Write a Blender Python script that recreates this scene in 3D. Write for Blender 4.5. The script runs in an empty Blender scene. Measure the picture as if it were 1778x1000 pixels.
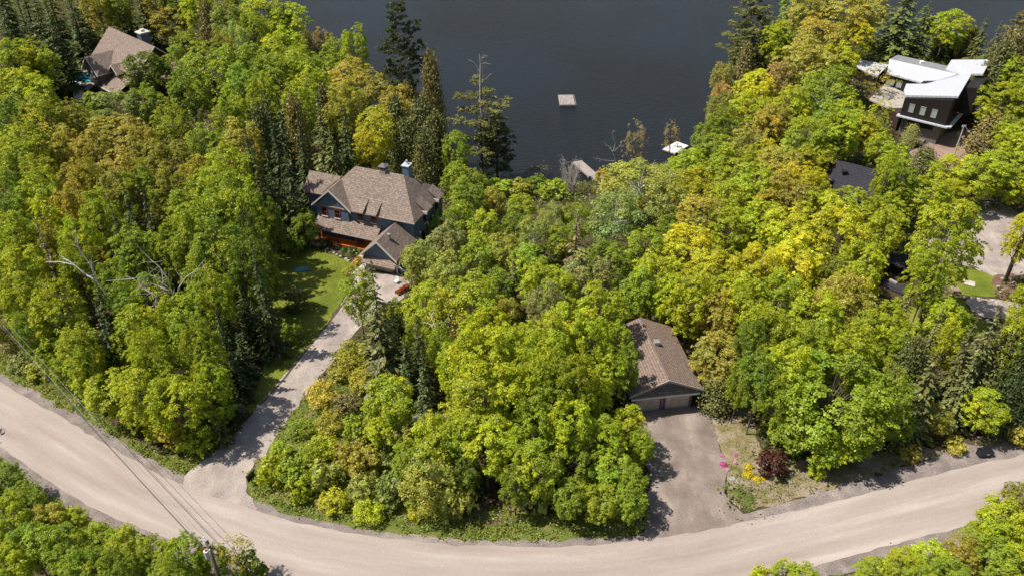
import bpy, math, random
import numpy as np
from mathutils import Vector, Matrix
from mathutils.geometry import delaunay_2d_cdt

# ------------------------------------------------------------------ camera, world, sun
scene = bpy.context.scene
C = scene.collection
FPX, PITCH, CAMZ = 1383.0, math.radians(35), 59.0
cam_d = bpy.data.cameras.new('camera'); cam = bpy.data.objects.new('camera', cam_d); C.objects.link(cam)
cam.location = (0, 0, CAMZ); cam.rotation_euler = (math.radians(90 - 35), 0, 0)
cam_d.sensor_width = 36; cam_d.lens = 36 * FPX / 1778; cam_d.clip_end = 6000; cam_d.clip_start = 0.5
scene.camera = cam
SUN_AZ_VEC = Vector((-0.99, -0.08, 0)).normalized(); SUN_EL = math.radians(60)
to_sun = Vector((SUN_AZ_VEC.x*math.cos(SUN_EL), SUN_AZ_VEC.y*math.cos(SUN_EL), math.sin(SUN_EL)))
w = bpy.data.worlds.new('World'); scene.world = w; w.use_nodes = True
nt = w.node_tree; sky = nt.nodes.new('ShaderNodeTexSky'); sky.sky_type = 'NISHITA'; sky.sun_disc = False
sky.sun_elevation = SUN_EL; sky.sun_rotation = math.atan2(to_sun.x, to_sun.y)
sky.air_density = 1.0; sky.dust_density = 1.5
bg = nt.nodes['Background']; bg.inputs['Strength'].default_value = 0.09
nt.links.new(sky.outputs[0], bg.inputs[0])
sl = bpy.data.lights.new('sun', 'SUN'); sl.energy = 5.0; sl.angle = math.radians(0.53); sl.color = (1, 0.94, 0.84)
sun = bpy.data.objects.new('sun', sl); C.objects.link(sun); sun.rotation_euler = to_sun.to_track_quat('Z', 'Y').to_euler()
scene.view_settings.view_transform = 'Standard'; scene.view_settings.look = 'None'
scene.view_settings.exposure = 0.3; scene.view_settings.gamma = 1
scene.render.engine = 'CYCLES'
try:
    scene.cycles.max_bounces = 6; scene.cycles.diffuse_bounces = 3; scene.cycles.transmission_bounces = 3
except Exception: pass
rnd = random.Random(7); rng = np.random.default_rng(7)

# ------------------------------------------------------------------ where a pixel of the photo lies on the land
def ray(px, py):
    a = (px-889)/FPX; b = (500-py)/FPX
    return (a, math.cos(PITCH)+b*math.sin(PITCH), -math.sin(PITCH)+b*math.cos(PITCH))
def G(px, py, z=0):
    d = ray(px, py); t = (z-CAMZ)/d[2]; return Vector((d[0]*t, d[1]*t, z))
def onY(px, py, Y):
    d = ray(px, py); t = Y/d[1]; return Vector((d[0]*t, Y, CAMZ+d[2]*t))
def proj(p):
    yy = p[1]; zz = p[2]-CAMZ
    dep = yy*math.cos(PITCH)-zz*math.sin(PITCH); up = yy*math.sin(PITCH)+zz*math.cos(PITCH)
    return (889+FPX*p[0]/dep, 500-FPX*up/dep, dep)
LAKE = -8.0
SHORE = np.array([(-420,560),(-240,400),(-130,310),(-92,262),(-66,222),(-47,192),(-32,165),(-20,147),(-12,137),(-4,131),(7,128.5),(16,130),
                  (25,134),(33,140),(38,150),(42,166),(49,186),(64,207),(82,212),(100,198),(122,187),(150,192),(190,215),(260,260),(420,330)], float)
def shore_d(x, y):
    x = np.atleast_1d(np.asarray(x, float)); y = np.atleast_1d(np.asarray(y, float))
    best = np.full(x.shape, 1e9)
    for (ax, ay), (bx, by) in zip(SHORE[:-1], SHORE[1:]):
        dx, dy = bx-ax, by-ay; t = np.clip(((x-ax)*dx+(y-ay)*dy)/(dx*dx+dy*dy), 0, 1)
        best = np.minimum(best, np.hypot(x-ax-t*dx, y-ay-t*dy))
    poly = np.vstack([SHORE, [(3000, 900), (3000, 5000), (-3000, 5000), (-3000, 900)]])
    ins = np.zeros(x.shape, bool); n = len(poly)
    for i in range(n):
        ax, ay = poly[i]; bx, by = poly[(i+1) % n]
        if ay == by: continue
        c = ((ay > y) != (by > y)) & (x < (bx-ax)*(y-ay)/(by-ay)+ax); ins ^= c
    return np.where(ins, -best, best)
def hgt(x, y):
    x = np.atleast_1d(np.asarray(x, float)); y = np.atleast_1d(np.asarray(y, float))
    d = shore_d(x, y)
    land = -8.2 + 8.2*(1-np.exp(-np.maximum(d, 0)/25.0))
    land = land + 0.25*np.sin(x*0.11+1)*np.sin(y*0.09)*np.clip((y-62)/20, 0, 1)*np.clip(d/15, 0, 1)
    # the ground falls away round the two houses near the water
    land = land-3.6*np.exp(-((x-84)**2+(y-138)**2)/17.0**2)-2.2*np.exp(-((x+86)**2+(y-160)**2)/20.0**2)
    land = np.maximum(land, -7.6*(d > 3)-8.2*(d <= 3))
    wat = -8.2 - np.minimum(-np.minimum(d, 0)*0.2, 4.0)
    return np.where(d > 0, land, wat)
def h1(x, y): return float(hgt(x, y)[0])
def land(px, py, above=0.0):
    """the point 'above' metres over the land that the photo's pixel shows"""
    d = ray(px, py); lo, hi = 20.0, 520.0
    ts = np.linspace(lo, hi, 1001); xs, ys, zs = d[0]*ts, d[1]*ts, CAMZ+d[2]*ts
    f = zs-(hgt(xs, ys)+above); k = np.argmax(f <= 0)
    if f[k] > 0: k = len(ts)-1
    k = max(k, 1); a, b = ts[k-1], ts[k]; t = a+(b-a)*f[k-1]/(f[k-1]-f[k]+1e-9)
    return Vector((d[0]*t, d[1]*t, CAMZ+d[2]*t))

# ------------------------------------------------------------------ materials
def mat(name, col=(0.5, 0.5, 0.5), rough=0.8, noise=None, bump=None, col2=None, metal=0, spec=0.3, extra=None):
    m = bpy.data.materials.new(name); m.use_nodes = True; n = m.node_tree.nodes; l = m.node_tree.links
    b = n['Principled BSDF']; b.inputs['Roughness'].default_value = rough; b.inputs['Metallic'].default_value = metal
    b.inputs['Specular IOR Level'].default_value = spec
    b.inputs['Base Color'].default_value = (*col, 1)
    if noise:
        tc = n.new('ShaderNodeTexCoord'); t = n.new('ShaderNodeTexNoise'); t.inputs['Scale'].default_value = noise[0]
        t.inputs['Detail'].default_value = noise[1]; t.inputs['Roughness'].default_value = 0.65
        r = n.new('ShaderNodeValToRGB'); r.color_ramp.elements[0].position = noise[2]; r.color_ramp.elements[1].position = noise[3]
        r.color_ramp.elements[0].color = (*col, 1); r.color_ramp.elements[1].color = (*(col2 or col), 1)
        l.new(tc.outputs['Object'], t.inputs['Vector']); l.new(t.outputs['Fac'], r.inputs[0]); l.new(r.outputs[0], b.inputs['Base Color'])
        if bump:
            bp = n.new('ShaderNodeBump'); bp.inputs['Strength'].default_value = bump; bp.inputs['Distance'].default_value = 0.05
            t2 = n.new('ShaderNodeTexNoise'); t2.inputs['Scale'].default_value = noise[0]*4; t2.inputs['Detail'].default_value = 6
            l.new(tc.outputs['Object'], t2.inputs['Vector']); l.new(t2.outputs['Fac'], bp.inputs['Height']); l.new(bp.outputs[0], b.inputs['Normal'])
    return m
def ground_mat(name, stops, scale=0.25, fine=6.0, fine_amt=0.35, stretch=None, bump=0.3, rough=0.95, speck=None):
    """colour from a broad noise through 'stops' multiplied by fine grain, optional long streaks and specks"""
    m = bpy.data.materials.new(name); m.use_nodes = True; n = m.node_tree.nodes; l = m.node_tree.links
    b = n['Principled BSDF']; b.inputs['Roughness'].default_value = rough; b.inputs['Specular IOR Level'].default_value = 0.15
    geo = n.new('ShaderNodeNewGeometry'); mp = n.new('ShaderNodeMapping'); l.new(geo.outputs['Position'], mp.inputs[0])
    if stretch: mp.inputs['Scale'].default_value = stretch
    t = n.new('ShaderNodeTexNoise'); t.inputs['Scale'].default_value = scale; t.inputs['Detail'].default_value = 8; t.inputs['Roughness'].default_value = 0.6
    l.new(mp.outputs[0], t.inputs['Vector'])
    r = n.new('ShaderNodeValToRGB'); e = r.color_ramp.elements
    while len(e) < len(stops): e.new(0.5)
    for el, (p, c) in zip(e, stops): el.position = p; el.color = (*c, 1)
    l.new(t.outputs['Fac'], r.inputs[0])
    f = n.new('ShaderNodeTexNoise'); f.inputs['Scale'].default_value = fine; f.inputs['Detail'].default_value = 5; f.inputs['Roughness'].default_value = 0.8
    l.new(geo.outputs['Position'], f.inputs['Vector'])
    mr = n.new('ShaderNodeMapRange'); mr.inputs[1].default_value = 0.3; mr.inputs[2].default_value = 0.7
    mr.inputs[3].default_value = 1-fine_amt; mr.inputs[4].default_value = 1+fine_amt; l.new(f.outputs['Fac'], mr.inputs[0])
    mx = n.new('ShaderNodeVectorMath'); mx.operation = 'SCALE'; l.new(r.outputs[0], mx.inputs[0]); l.new(mr.outputs[0], mx.inputs['Scale'])
    out = mx.outputs[0]
    if speck:
        v = n.new('ShaderNodeTexVoronoi'); v.inputs['Scale'].default_value = speck[0]; l.new(geo.outputs['Position'], v.inputs['Vector'])
        lt = n.new('ShaderNodeMath'); lt.operation = 'LESS_THAN'; lt.inputs[1].default_value = speck[1]; l.new(v.outputs['Distance'], lt.inputs[0])
        mm = n.new('ShaderNodeMixRGB'); l.new(lt.outputs[0], mm.inputs[0]); l.new(out, mm.inputs[1]); mm.inputs[2].default_value = (*speck[2], 1); out = mm.outputs[0]
    l.new(out, b.inputs['Base Color'])
    bp = n.new('ShaderNodeBump'); bp.inputs['Strength'].default_value = bump; bp.inputs['Distance'].default_value = 0.06
    l.new(f.outputs['Fac'], bp.inputs['Height']); l.new(bp.outputs[0], b.inputs['Normal'])
    return m
def shingle_mat(name, c1, c2, sc=1.0, yaw=0):
    m = bpy.data.materials.new(name); m.use_nodes = True; n = m.node_tree.nodes; l = m.node_tree.links
    b = n['Principled BSDF']; b.inputs['Roughness'].default_value = 0.9; b.inputs['Specular IOR Level'].default_value = 0.15
    tc = n.new('ShaderNodeTexCoord'); sx = n.new('ShaderNodeSeparateXYZ'); l.new(tc.outputs['Object'], sx.inputs[0])
    # courses follow height on the slope; tabs follow the run of x+y
    ad = n.new('ShaderNodeMath'); ad.operation = 'ADD'; l.new(sx.outputs[0], ad.inputs[0]); l.new(sx.outputs[1], ad.inputs[1])
    cb = n.new('ShaderNodeCombineXYZ'); l.new(ad.outputs[0], cb.inputs[0]); l.new(sx.outputs[2], cb.inputs[1])
    br = n.new('ShaderNodeTexBrick'); br.inputs['Scale'].default_value = 1.0; br.inputs['Brick Width'].default_value = 0.42*sc; br.inputs['Row Height'].default_value = 0.16*sc
    br.inputs['Mortar Size'].default_value = 0.014; br.inputs['Color1'].default_value = (*c1, 1); br.inputs['Color2'].default_value = (*c2, 1)
    br.inputs['Mortar'].default_value = (*[x*0.55 for x in c1], 1); br.offset = 0.37; br.inputs['Bias'].default_value = 0
    l.new(cb.outputs[0], br.inputs['Vector'])
    t = n.new('ShaderNodeTexNoise'); t.inputs['Scale'].default_value = 4; t.inputs['Detail'].default_value = 5; l.new(tc.outputs['Object'], t.inputs['Vector'])
    mr = n.new('ShaderNodeMapRange'); mr.inputs[1].default_value = .3; mr.inputs[2].default_value = .7; mr.inputs[3].default_value = 0.72; mr.inputs[4].default_value = 1.3; l.new(t.outputs['Fac'], mr.inputs[0])
    mx = n.new('ShaderNodeVectorMath'); mx.operation = 'SCALE'; l.new(br.outputs[0], mx.inputs[0]); l.new(mr.outputs[0], mx.inputs['Scale'])
    l.new(mx.outputs[0], b.inputs['Base Color'])
    bp = n.new('ShaderNodeBump'); bp.inputs['Strength'].default_value = 0.5; bp.inputs['Distance'].default_value = 0.03; l.new(br.outputs['Fac'], bp.inputs['Height']); bp.invert = True
    l.new(bp.outputs[0], b.inputs['Normal'])
    return m
def siding_mat(name, col, gap=0.18, axis=2, rough=0.6, strength=0.5, mott=0.2):
    m = bpy.data.materials.new(name); m.use_nodes = True; n = m.node_tree.nodes; l = m.node_tree.links
    b = n['Principled BSDF']; b.inputs['Roughness'].default_value = rough; b.inputs['Specular IOR Level'].default_value = 0.25
    tc = n.new('ShaderNodeTexCoord'); sx = n.new('ShaderNodeSeparateXYZ'); l.new(tc.outputs['Object'], sx.inputs[0])
    d = n.new('ShaderNodeMath'); d.operation = 'DIVIDE'; d.inputs[1].default_value = gap; l.new(sx.outputs[axis], d.inputs[0])
    fr = n.new('ShaderNodeMath'); fr.operation = 'FRACT'; l.new(d.outputs[0], fr.inputs[0])
    r = n.new('ShaderNodeValToRGB'); r.color_ramp.elements[0].position = 0; r.color_ramp.elements[0].color = (*[x*0.45 for x in col], 1)
    r.color_ramp.elements[1].position = 0.16; r.color_ramp.elements[1].color = (*col, 1)
    l.new(fr.outputs[0], r.inputs[0])
    t = n.new('ShaderNodeTexNoise'); t.inputs['Scale'].default_value = 1.5; t.inputs['Detail'].default_value = 6; l.new(tc.outputs['Object'], t.inputs['Vector'])
    mr = n.new('ShaderNodeMapRange'); mr.inputs[1].default_value = .3; mr.inputs[2].default_value = .7; mr.inputs[3].default_value = 1-mott; mr.inputs[4].default_value = 1+mott; l.new(t.outputs['Fac'], mr.inputs[0])
    mx = n.new('ShaderNodeVectorMath'); mx.operation = 'SCALE'; l.new(r.outputs[0], mx.inputs[0]); l.new(mr.outputs[0], mx.inputs['Scale']); l.new(mx.outputs[0], b.inputs['Base Color'])
    bp = n.new('ShaderNodeBump'); bp.inputs['Strength'].default_value = strength; bp.inputs['Distance'].default_value = 0.03; l.new(fr.outputs[0], bp.inputs['Height']); l.new(bp.outputs[0], b.inputs['Normal'])
    return m
def leaf_mat(name, transl=0.32, gloss=0.05):
    m = bpy.data.materials.new(name); m.use_nodes = True; n = m.node_tree.nodes; l = m.node_tree.links
    for x in list(n): n.remove(x)
    out = n.new('ShaderNodeOutputMaterial'); oi = n.new('ShaderNodeObjectInfo'); at = n.new('ShaderNodeAttribute'); at.attribute_name = 'tint'
    mu = n.new('ShaderNodeMixRGB'); mu.blend_type = 'MULTIPLY'; mu.inputs[0].default_value = 1; l.new(oi.outputs['Color'], mu.inputs[1]); l.new(at.outputs['Color'], mu.inputs[2])
    df = n.new('ShaderNodeBsdfDiffuse'); tr = n.new('ShaderNodeBsdfTranslucent'); gl = n.new('ShaderNodeBsdfGlossy'); gl.inputs['Roughness'].default_value = 0.45
    gl.inputs['Color'].default_value = (0.75, 0.8, 0.7, 1)
    l.new(mu.outputs[0], df.inputs[0])
    tm = n.new('ShaderNodeMixRGB'); tm.blend_type = 'MULTIPLY'; tm.inputs[0].default_value = 1; tm.inputs[2].default_value = (1.15, 1.1, 0.6, 1); l.new(mu.outputs[0], tm.inputs[1]); l.new(tm.outputs[0], tr.inputs[0])
    m1 = n.new('ShaderNodeMixShader'); m1.inputs[0].default_value = transl; l.new(df.outputs[0], m1.inputs[1]); l.new(tr.outputs[0], m1.inputs[2])
    m2 = n.new('ShaderNodeMixShader'); m2.inputs[0].default_value = gloss; l.new(m1.outputs[0], m2.inputs[1]); l.new(gl.outputs[0], m2.inputs[2])
    l.new(m2.outputs[0], out.inputs[0]); return m
M = {}
M['leaf'] = leaf_mat('leaf', 0.42, 0.035)
M['needle'] = leaf_mat('needle', 0.12, 0.03)
M['bark'] = mat('bark', (0.10, 0.075, 0.055), 0.9, (6, 8, .35, .65), 0.6, (0.2, 0.165, 0.13))
M['bark_pale'] = mat('bark_pale', (0.42, 0.39, 0.35), 0.8, (5, 8, .3, .5), 0.4, (0.66, 0.63, 0.58))
M['bark_dead'] = mat('bark_dead', (0.30, 0.26, 0.225), 0.9, (5, 8, .3, .6), 0.4, (0.55, 0.49, 0.43))
M['shingle'] = shingle_mat('shingle', (0.205, 0.155, 0.125), (0.30, 0.235, 0.195))
M['shingle_tan'] = shingle_mat('shingle_tan', (0.215, 0.155, 0.125), (0.265, 0.198, 0.16), 0.7)
M['shingle_dark'] = shingle_mat('shingle_dark', (0.036, 0.034, 0.042), (0.046, 0.043, 0.054))
M['blue'] = siding_mat('blue_siding', (0.12, 0.172, 0.26))
M['grey_siding'] = siding_mat('grey_siding', (0.12, 0.11, 0.105))
M['brown_siding'] = siding_mat('brown_siding', (0.06, 0.035, 0.025))
M['black_siding'] = siding_mat('black_siding', (0.022, 0.018, 0.018), 0.22, 2, 0.55, 0.9)
M['grey_wall'] = mat('grey_wall', (0.13, 0.115, 0.11), 0.8, (2, 5, .3, .7), 0.1, (0.18, 0.165, 0.155))
M['trim'] = mat('trim', (0.62, 0.57, 0.50), 0.6)
M['trim_dull'] = mat('trim_dull', (0.33, 0.29, 0.26), 0.7)
M['red_trim'] = mat('red_trim', (0.28, 0.045, 0.03), 0.6)
M['cedar_wood'] = siding_mat('cedar_wood', (0.62, 0.17, 0.03), 0.14, 1, 0.5, 0.3)
M['glass'] = mat('glass', (0.015, 0.018, 0.022), 0.08, spec=0.6)
M['glass_pale'] = mat('glass_pale', (0.30, 0.36, 0.33), 0.15, spec=0.6)
M['door_tan'] = siding_mat('door_tan', (0.46, 0.39, 0.33), 0.52, 2, 0.6, 0.5)
M['metal_roof'] = siding_mat('metal_roof', (0.50, 0.51, 0.55), 0.6, 0, 0.45, 0.2, 0.05)
M['metal_roof_shaded'] = siding_mat('metal_roof_shaded', (0.26, 0.26, 0.27), 0.45, 0, 0.5, 0.35)  # roof metal with the rear slope's weaker light put into its colour
M['metal'] = mat('metal', (0.45, 0.46, 0.47), 0.4, metal=0.6)
M['white'] = mat('white_paint', (0.75, 0.74, 0.72), 0.5)
M['black'] = mat('black_plastic', (0.012, 0.013, 0.016), 0.35, spec=0.5)
M['tank'] = mat('tank_grey', (0.09, 0.11, 0.14), 0.5)
M['deck'] = siding_mat('deck_wood', (0.42, 0.35, 0.29), 0.16, 0, 0.8, 0.6)
M['deckgrey'] = siding_mat('deck_wood_grey', (0.36, 0.31, 0.28), 0.2, 0, 0.8, 0.6)
M['terrace'] = mat('terrace_membrane', (0.33, 0.29, 0.24), 0.9, (0.6, 6, .35, .65), 0.1, (0.42, 0.38, 0.33))
M['stone'] = mat('stone', (0.36, 0.32, 0.28), 0.9, (1.5, 8, .35, .65), 0.5, (0.55, 0.49, 0.42))
M['flag'] = mat('flagstone', (0.38, 0.33, 0.28), 0.85, (1.2, 6, .35, .65), 0.3, (0.56, 0.5, 0.44))
M['brick'] = ground_mat('brick_paving', [(0.3, (0.22, 0.15, 0.12)), (0.7, (0.36, 0.26, 0.21))], 1.2, 9, 0.25)
M['pool'] = mat('pool_water', (0.03, 0.42, 0.48), 0.05, (0.8, 3, .35, .65), 0.15, (0.06, 0.55, 0.58), spec=0.6)
M['wire'] = mat('wire', (0.05, 0.045, 0.04), 0.5)
M['wire_pale'] = mat('wire_pale', (0.32, 0.31, 0.29), 0.35, metal=0.5)
M['ceramic'] = mat('ceramic', (0.6, 0.62, 0.65), 0.3)
M['orange'] = mat('orange_plastic', (0.7, 0.12, 0.05), 0.5)
M['bluecloth'] = mat('blue_cloth', (0.12, 0.2, 0.55), 0.7, (3, 2, .45, .5), None, (0.7, 0.7, 0.72))
M['tarp'] = mat('pale_blue_lid', (0.11, 0.24, 0.26), 0.6)

# ------------------------------------------------------------------ helpers
def tag(o, label=None, cat=None, group=None, kind=None):
    if label: o['label'] = label
    if cat: o['category'] = cat
    if group: o['group'] = group
    if kind: o['kind'] = kind
    return o
def empty(name, loc=(0, 0, 0), rz=0, label=None, cat=None, group=None):
    o = bpy.data.objects.new(name, None); C.objects.link(o); o.location = loc; o.rotation_euler = (0, 0, rz); o.empty_display_size = 0.5
    return tag(o, label, cat, group)
def link(name, me, parent=None, m=None):
    o = bpy.data.objects.new(name, me); C.objects.link(o)
    if parent: o.parent = parent
    if m: me.materials.append(m)
    return o
class MB:
    def __init__(s): s.v = []; s.f = []
    def add(s, vs, fs):
        n = len(s.v); s.v += [tuple(v) for v in vs]; s.f += [tuple(n+i for i in f) for f in fs]; return s
    def box(s, a, b):
        (x0, y0, z0), (x1, y1, z1) = a, b
        return s.add([(x0,y0,z0),(x1,y0,z0),(x1,y1,z0),(x0,y1,z0),(x0,y0,z1),(x1,y0,z1),(x1,y1,z1),(x0,y1,z1)],
                     [(0,3,2,1),(4,5,6,7),(0,1,5,4),(1,2,6,5),(2,3,7,6),(3,0,4,7)])
    def prism(s, poly, z0, z1):
        """poly of (x,y); z0,z1 numbers or per-vertex lists"""
        n = len(poly); z0 = z0 if hasattr(z0, '__len__') else [z0]*n; z1 = z1 if hasattr(z1, '__len__') else [z1]*n
        return s.add([(p[0],p[1],z0[i]) for i,p in enumerate(poly)]+[(p[0],p[1],z1[i]) for i,p in enumerate(poly)],
                     [tuple(range(n-1,-1,-1)), tuple(range(n,2*n))]+[(i,(i+1)%n,n+(i+1)%n,n+i) for i in range(n)])
    def slab(s, poly3, th):
        """a plate of thickness th hanging below a 3D polygon"""
        n = len(poly3)
        return s.add(list(poly3)+[(p[0],p[1],p[2]-th) for p in poly3],
                     [tuple(range(n)), tuple(range(2*n-1,n-1,-1))]+[(i,n+i,n+(i+1)%n,(i+1)%n) for i in range(n)])
    def tube(s, pts, rad, n=6):
        pts = [Vector(p) for p in pts]; rad = rad if hasattr(rad, '__len__') else [rad]*len(pts)
        base = len(s.v); up = Vector((0.03, 0.9, 0.4)).normalized()
        for i, p in enumerate(pts):
            d = (pts[min(i+1, len(pts)-1)]-pts[max(i-1, 0)])
            if d.length < 1e-6: d = Vector((0,0,1))
            d.normalize(); a = d.cross(up)
            if a.length < 1e-3: a = d.cross(Vector((1,0,0)))
            a.normalize(); b = d.cross(a)
            for k in range(n):
                t = 2*math.pi*k/n; s.v.append(tuple(p+(a*math.cos(t)+b*math.sin(t))*rad[i]))
        for i in range(len(pts)-1):
            for k in range(n):
                s.f.append((base+i*n+k, base+i*n+(k+1)%n, base+(i+1)*n+(k+1)%n, base+(i+1)*n+k))
        s.f.append(tuple(base+k for k in range(n-1,-1,-1))); s.f.append(tuple(base+(len(pts)-1)*n+k for k in range(n)))
        return s
    def mesh(s, name, m=None, smooth=False):
        me = bpy.data.meshes.new(name); me.from_pydata(s.v, [], s.f); me.update()
        if m: me.materials.append(m)
        if smooth:
            for p in me.polygons: p.use_smooth = True
        return me
    def build(s, name, m, parent=None, smooth=False, bevel=0):
        o = link(name, s.mesh(name, m, smooth), parent)
        if bevel:
            b = o.modifiers.new('bevel', 'BEVEL'); b.width = bevel; b.segments = 2; b.limit_method = 'ANGLE'
        return o
def quads_mesh(name, P, T, m):
    """P: (n,4,3) corner positions, T: (n,3) tint per card"""
    n = len(P); me = bpy.data.meshes.new(name); me.vertices.add(4*n); me.vertices.foreach_set('co', P.reshape(-1).astype(np.float32))
    me.loops.add(4*n); me.loops.foreach_set('vertex_index', np.arange(4*n, dtype=np.int32))
    me.polygons.add(n); me.polygons.foreach_set('loop_start', np.arange(0, 4*n, 4, dtype=np.int32)); me.polygons.foreach_set('loop_total', np.full(n, 4, np.int32))
    me.update()
    a = me.attributes.new('tint', 'FLOAT_COLOR', 'POINT'); c = np.ones((n, 4, 4), np.float32); c[:, :, :3] = T[:, None, :]; a.data.foreach_set('color', c.reshape(-1))
    me.materials.append(m); return me
def unit(v): return v/np.maximum(np.linalg.norm(v, axis=-1, keepdims=True), 1e-9)
def cards(cen, nor, size, aspect=0.75, along=None, cup=0.12):
    """kite-shaped leaves at cen facing nor; 'along' sets the long axis"""
    n = len(cen); nor = unit(nor); r = rng.normal(size=(n, 3)) if along is None else along
    a = unit(np.cross(nor, r)) if along is None else unit(r-nor*np.sum(r*nor, 1, keepdims=True)); b = np.cross(nor, a)
    s = np.asarray(size).reshape(-1, 1)*np.ones((n, 1))
    L = a*s*0.5; Wd = b*s*0.5*aspect; cu = nor*s*cup
    return np.stack([cen-L, cen-L*0.1+Wd-cu, cen+L, cen-L*0.1-Wd-cu], 1)
def tints(n, amp=0.22, hue=0.1, grp=None):
    v = 1+rng.normal(size=(n, 1))*amp*0.6
    if grp is not None: v = v*grp.reshape(-1, 1)
    hshift = rng.normal(size=(n, 1))*hue
    return np.clip(np.hstack([v*(1+hshift), v*(1-0.2*hshift), v*(1-hshift)]), 0.25, 2.2)
# ------------------------------------------------------------------ the setting
def axis(parts):
    out = []
    for a, b, st in parts: out += list(np.arange(a, b, st))
    return np.array(out+[parts[-1][1]])
xs = axis([(-2600, -400, 200), (-400, -140, 10), (-140, 150, 1.5), (150, 400, 10), (400, 2600, 200)])
ys = axis([(-300, 20, 20), (20, 110, 1.0), (110, 260, 1.5), (260, 600, 10), (600, 3000, 200)])
X, Y = np.meshgrid(xs, ys); Zt = hgt(X.ravel(), Y.ravel()).reshape(X.shape)
# far shore beyond the picture: low wooded hills across the lake
far = np.clip((Y-1500)/900, 0, 1); Zt = Zt+far*90
nx, ny = len(xs), len(ys)
idx = np.arange(nx*ny).reshape(ny, nx)
F = np.stack([idx[:-1, :-1], idx[:-1, 1:], idx[1:, 1:], idx[1:, :-1]], -1).reshape(-1, 4)
me = bpy.data.meshes.new('ground'); me.from_pydata(np.stack([X.ravel(), Y.ravel(), Zt.ravel()], 1).tolist(), [], F.tolist()); me.update()
for p in me.polygons: p.use_smooth = True
M['soil'] = ground_mat('forest_floor', [(0.3, (0.035, 0.026, 0.016)), (0.5, (0.085, 0.06, 0.035)), (0.62, (0.05, 0.06, 0.018)), (0.75, (0.16, 0.11, 0.065))], 0.35, 5, 0.5)
tag(link('ground', me, None, M['soil']), kind='structure')
wm = bpy.data.materials.new('lake_water'); wm.use_nodes = True; n = wm.node_tree.nodes; l = wm.node_tree.links; b = n['Principled BSDF']
b.inputs['Base Color'].default_value = (0.012, 0.0135, 0.0145, 1); b.inputs['Roughness'].default_value = 0.1; b.inputs['IOR'].default_value = 1.33; b.inputs['Specular Tint'].default_value = (0.78, 0.69, 0.64, 1); b.inputs['Specular IOR Level'].default_value = 0.38
geo = n.new('ShaderNodeNewGeometry'); mp = n.new('ShaderNodeMapping'); mp.inputs['Scale'].default_value = (0.8, 1.9, 1); mp.inputs['Rotation'].default_value = (0, 0, 0.25)
l.new(geo.outputs['Position'], mp.inputs[0]); t1 = n.new('ShaderNodeTexNoise'); t1.inputs['Scale'].default_value = 0.85; t1.inputs['Detail'].default_value = 4; t1.inputs['Roughness'].default_value = 0.65
l.new(mp.outputs[0], t1.inputs['Vector']); bp = n.new('ShaderNodeBump'); bp.inputs['Strength'].default_value = 0.55; bp.inputs['Distance'].default_value = 0.3
# wind patches: the ripples are rougher in some reaches than in others
t2 = n.new('ShaderNodeTexNoise'); t2.inputs['Scale'].default_value = 0.03; t2.inputs['Detail'].default_value = 3; l.new(geo.outputs['Position'], t2.inputs['Vector'])
mr = n.new('ShaderNodeMapRange'); mr.inputs[1].default_value = .35; mr.inputs[2].default_value = .65; mr.inputs[3].default_value = 0.6; mr.inputs[4].default_value = 1.0; l.new(t2.outputs['Fac'], mr.inputs[0]); l.new(mr.outputs[0], bp.inputs['Strength'])
l.new(t1.outputs['Fac'], bp.inputs['Height']); l.new(bp.outputs[0], b.inputs['Normal'])
tag(MB().add([(-2600, 100, LAKE), (2600, 100, LAKE), (2600, 2600, LAKE), (-2600, 2600, LAKE)], [(0, 1, 2, 3)]).build('lake_water', wm), kind='structure')

def ragged(poly, step=0.5, amp=0.18):
    out = []; n = len(poly)
    for i in range(n):
        a, b = np.array(poly[i][:2]), np.array(poly[(i+1) % n][:2]); L = np.linalg.norm(b-a); k = max(1, int(L/step)); nn = np.array([-(b-a)[1], (b-a)[0]])/max(L, 1e-6)
        for j in range(k): out.append(a+(b-a)*j/k+nn*(amp*rng.normal() if (j or amp > 0.05) else 0))
    return out
def smooth_poly(poly, it=2):
    p = [np.array(q[:2], float) for q in poly]
    for _ in range(it):
        q = []
        for i in range(len(p)):
            a, b = p[i], p[(i+1) % len(p)]; q += [a*0.75+b*0.25, a*0.25+b*0.75]
        p = q
    return p
def sheet(name, pts, off, m, kind='structure', grid=1.0, amp=0.18, smooth=1, world=False, step=0.5):
    P = pts if world else [land(*p) for p in pts]
    P = [(p[0], p[1]) for p in P]
    if smooth: P = smooth_poly(P, smooth)
    B = ragged(P, step, amp) if amp > 0 else P
    B = [Vector((p[0], p[1])) for p in B]
    x0 = min(p.x for p in B); x1 = max(p.x for p in B); y0 = min(p.y for p in B); y1 = max(p.y for p in B)
    inner = [Vector((x, y)) for x in np.arange(x0+grid/2, x1, grid) for y in np.arange(y0+grid/2, y1, grid)]
    nb = len(B)
    v, e, f, *_ = delaunay_2d_cdt(B+inner, [(i, (i+1) % nb) for i in range(nb)], [list(range(nb))], 1, 1e-4)
    z = hgt([q.x for q in v], [q.y for q in v])
    fs = [tuple(t) for t in f]
    # keep every sheet facing up
    me = bpy.data.meshes.new(name); me.from_pydata([(q.x, q.y, zz+off) for q, zz in zip(v, z)], [], fs); me.update()
    if len(me.polygons) and sum(p.normal.z for p in me.polygons) < 0: me.flip_normals()
    for p in me.polygons: p.use_smooth = True
    o = link(name, me, None, m)
    if kind: tag(o, kind=kind)
    return o, [(p.x, p.y) for p in B]
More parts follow.
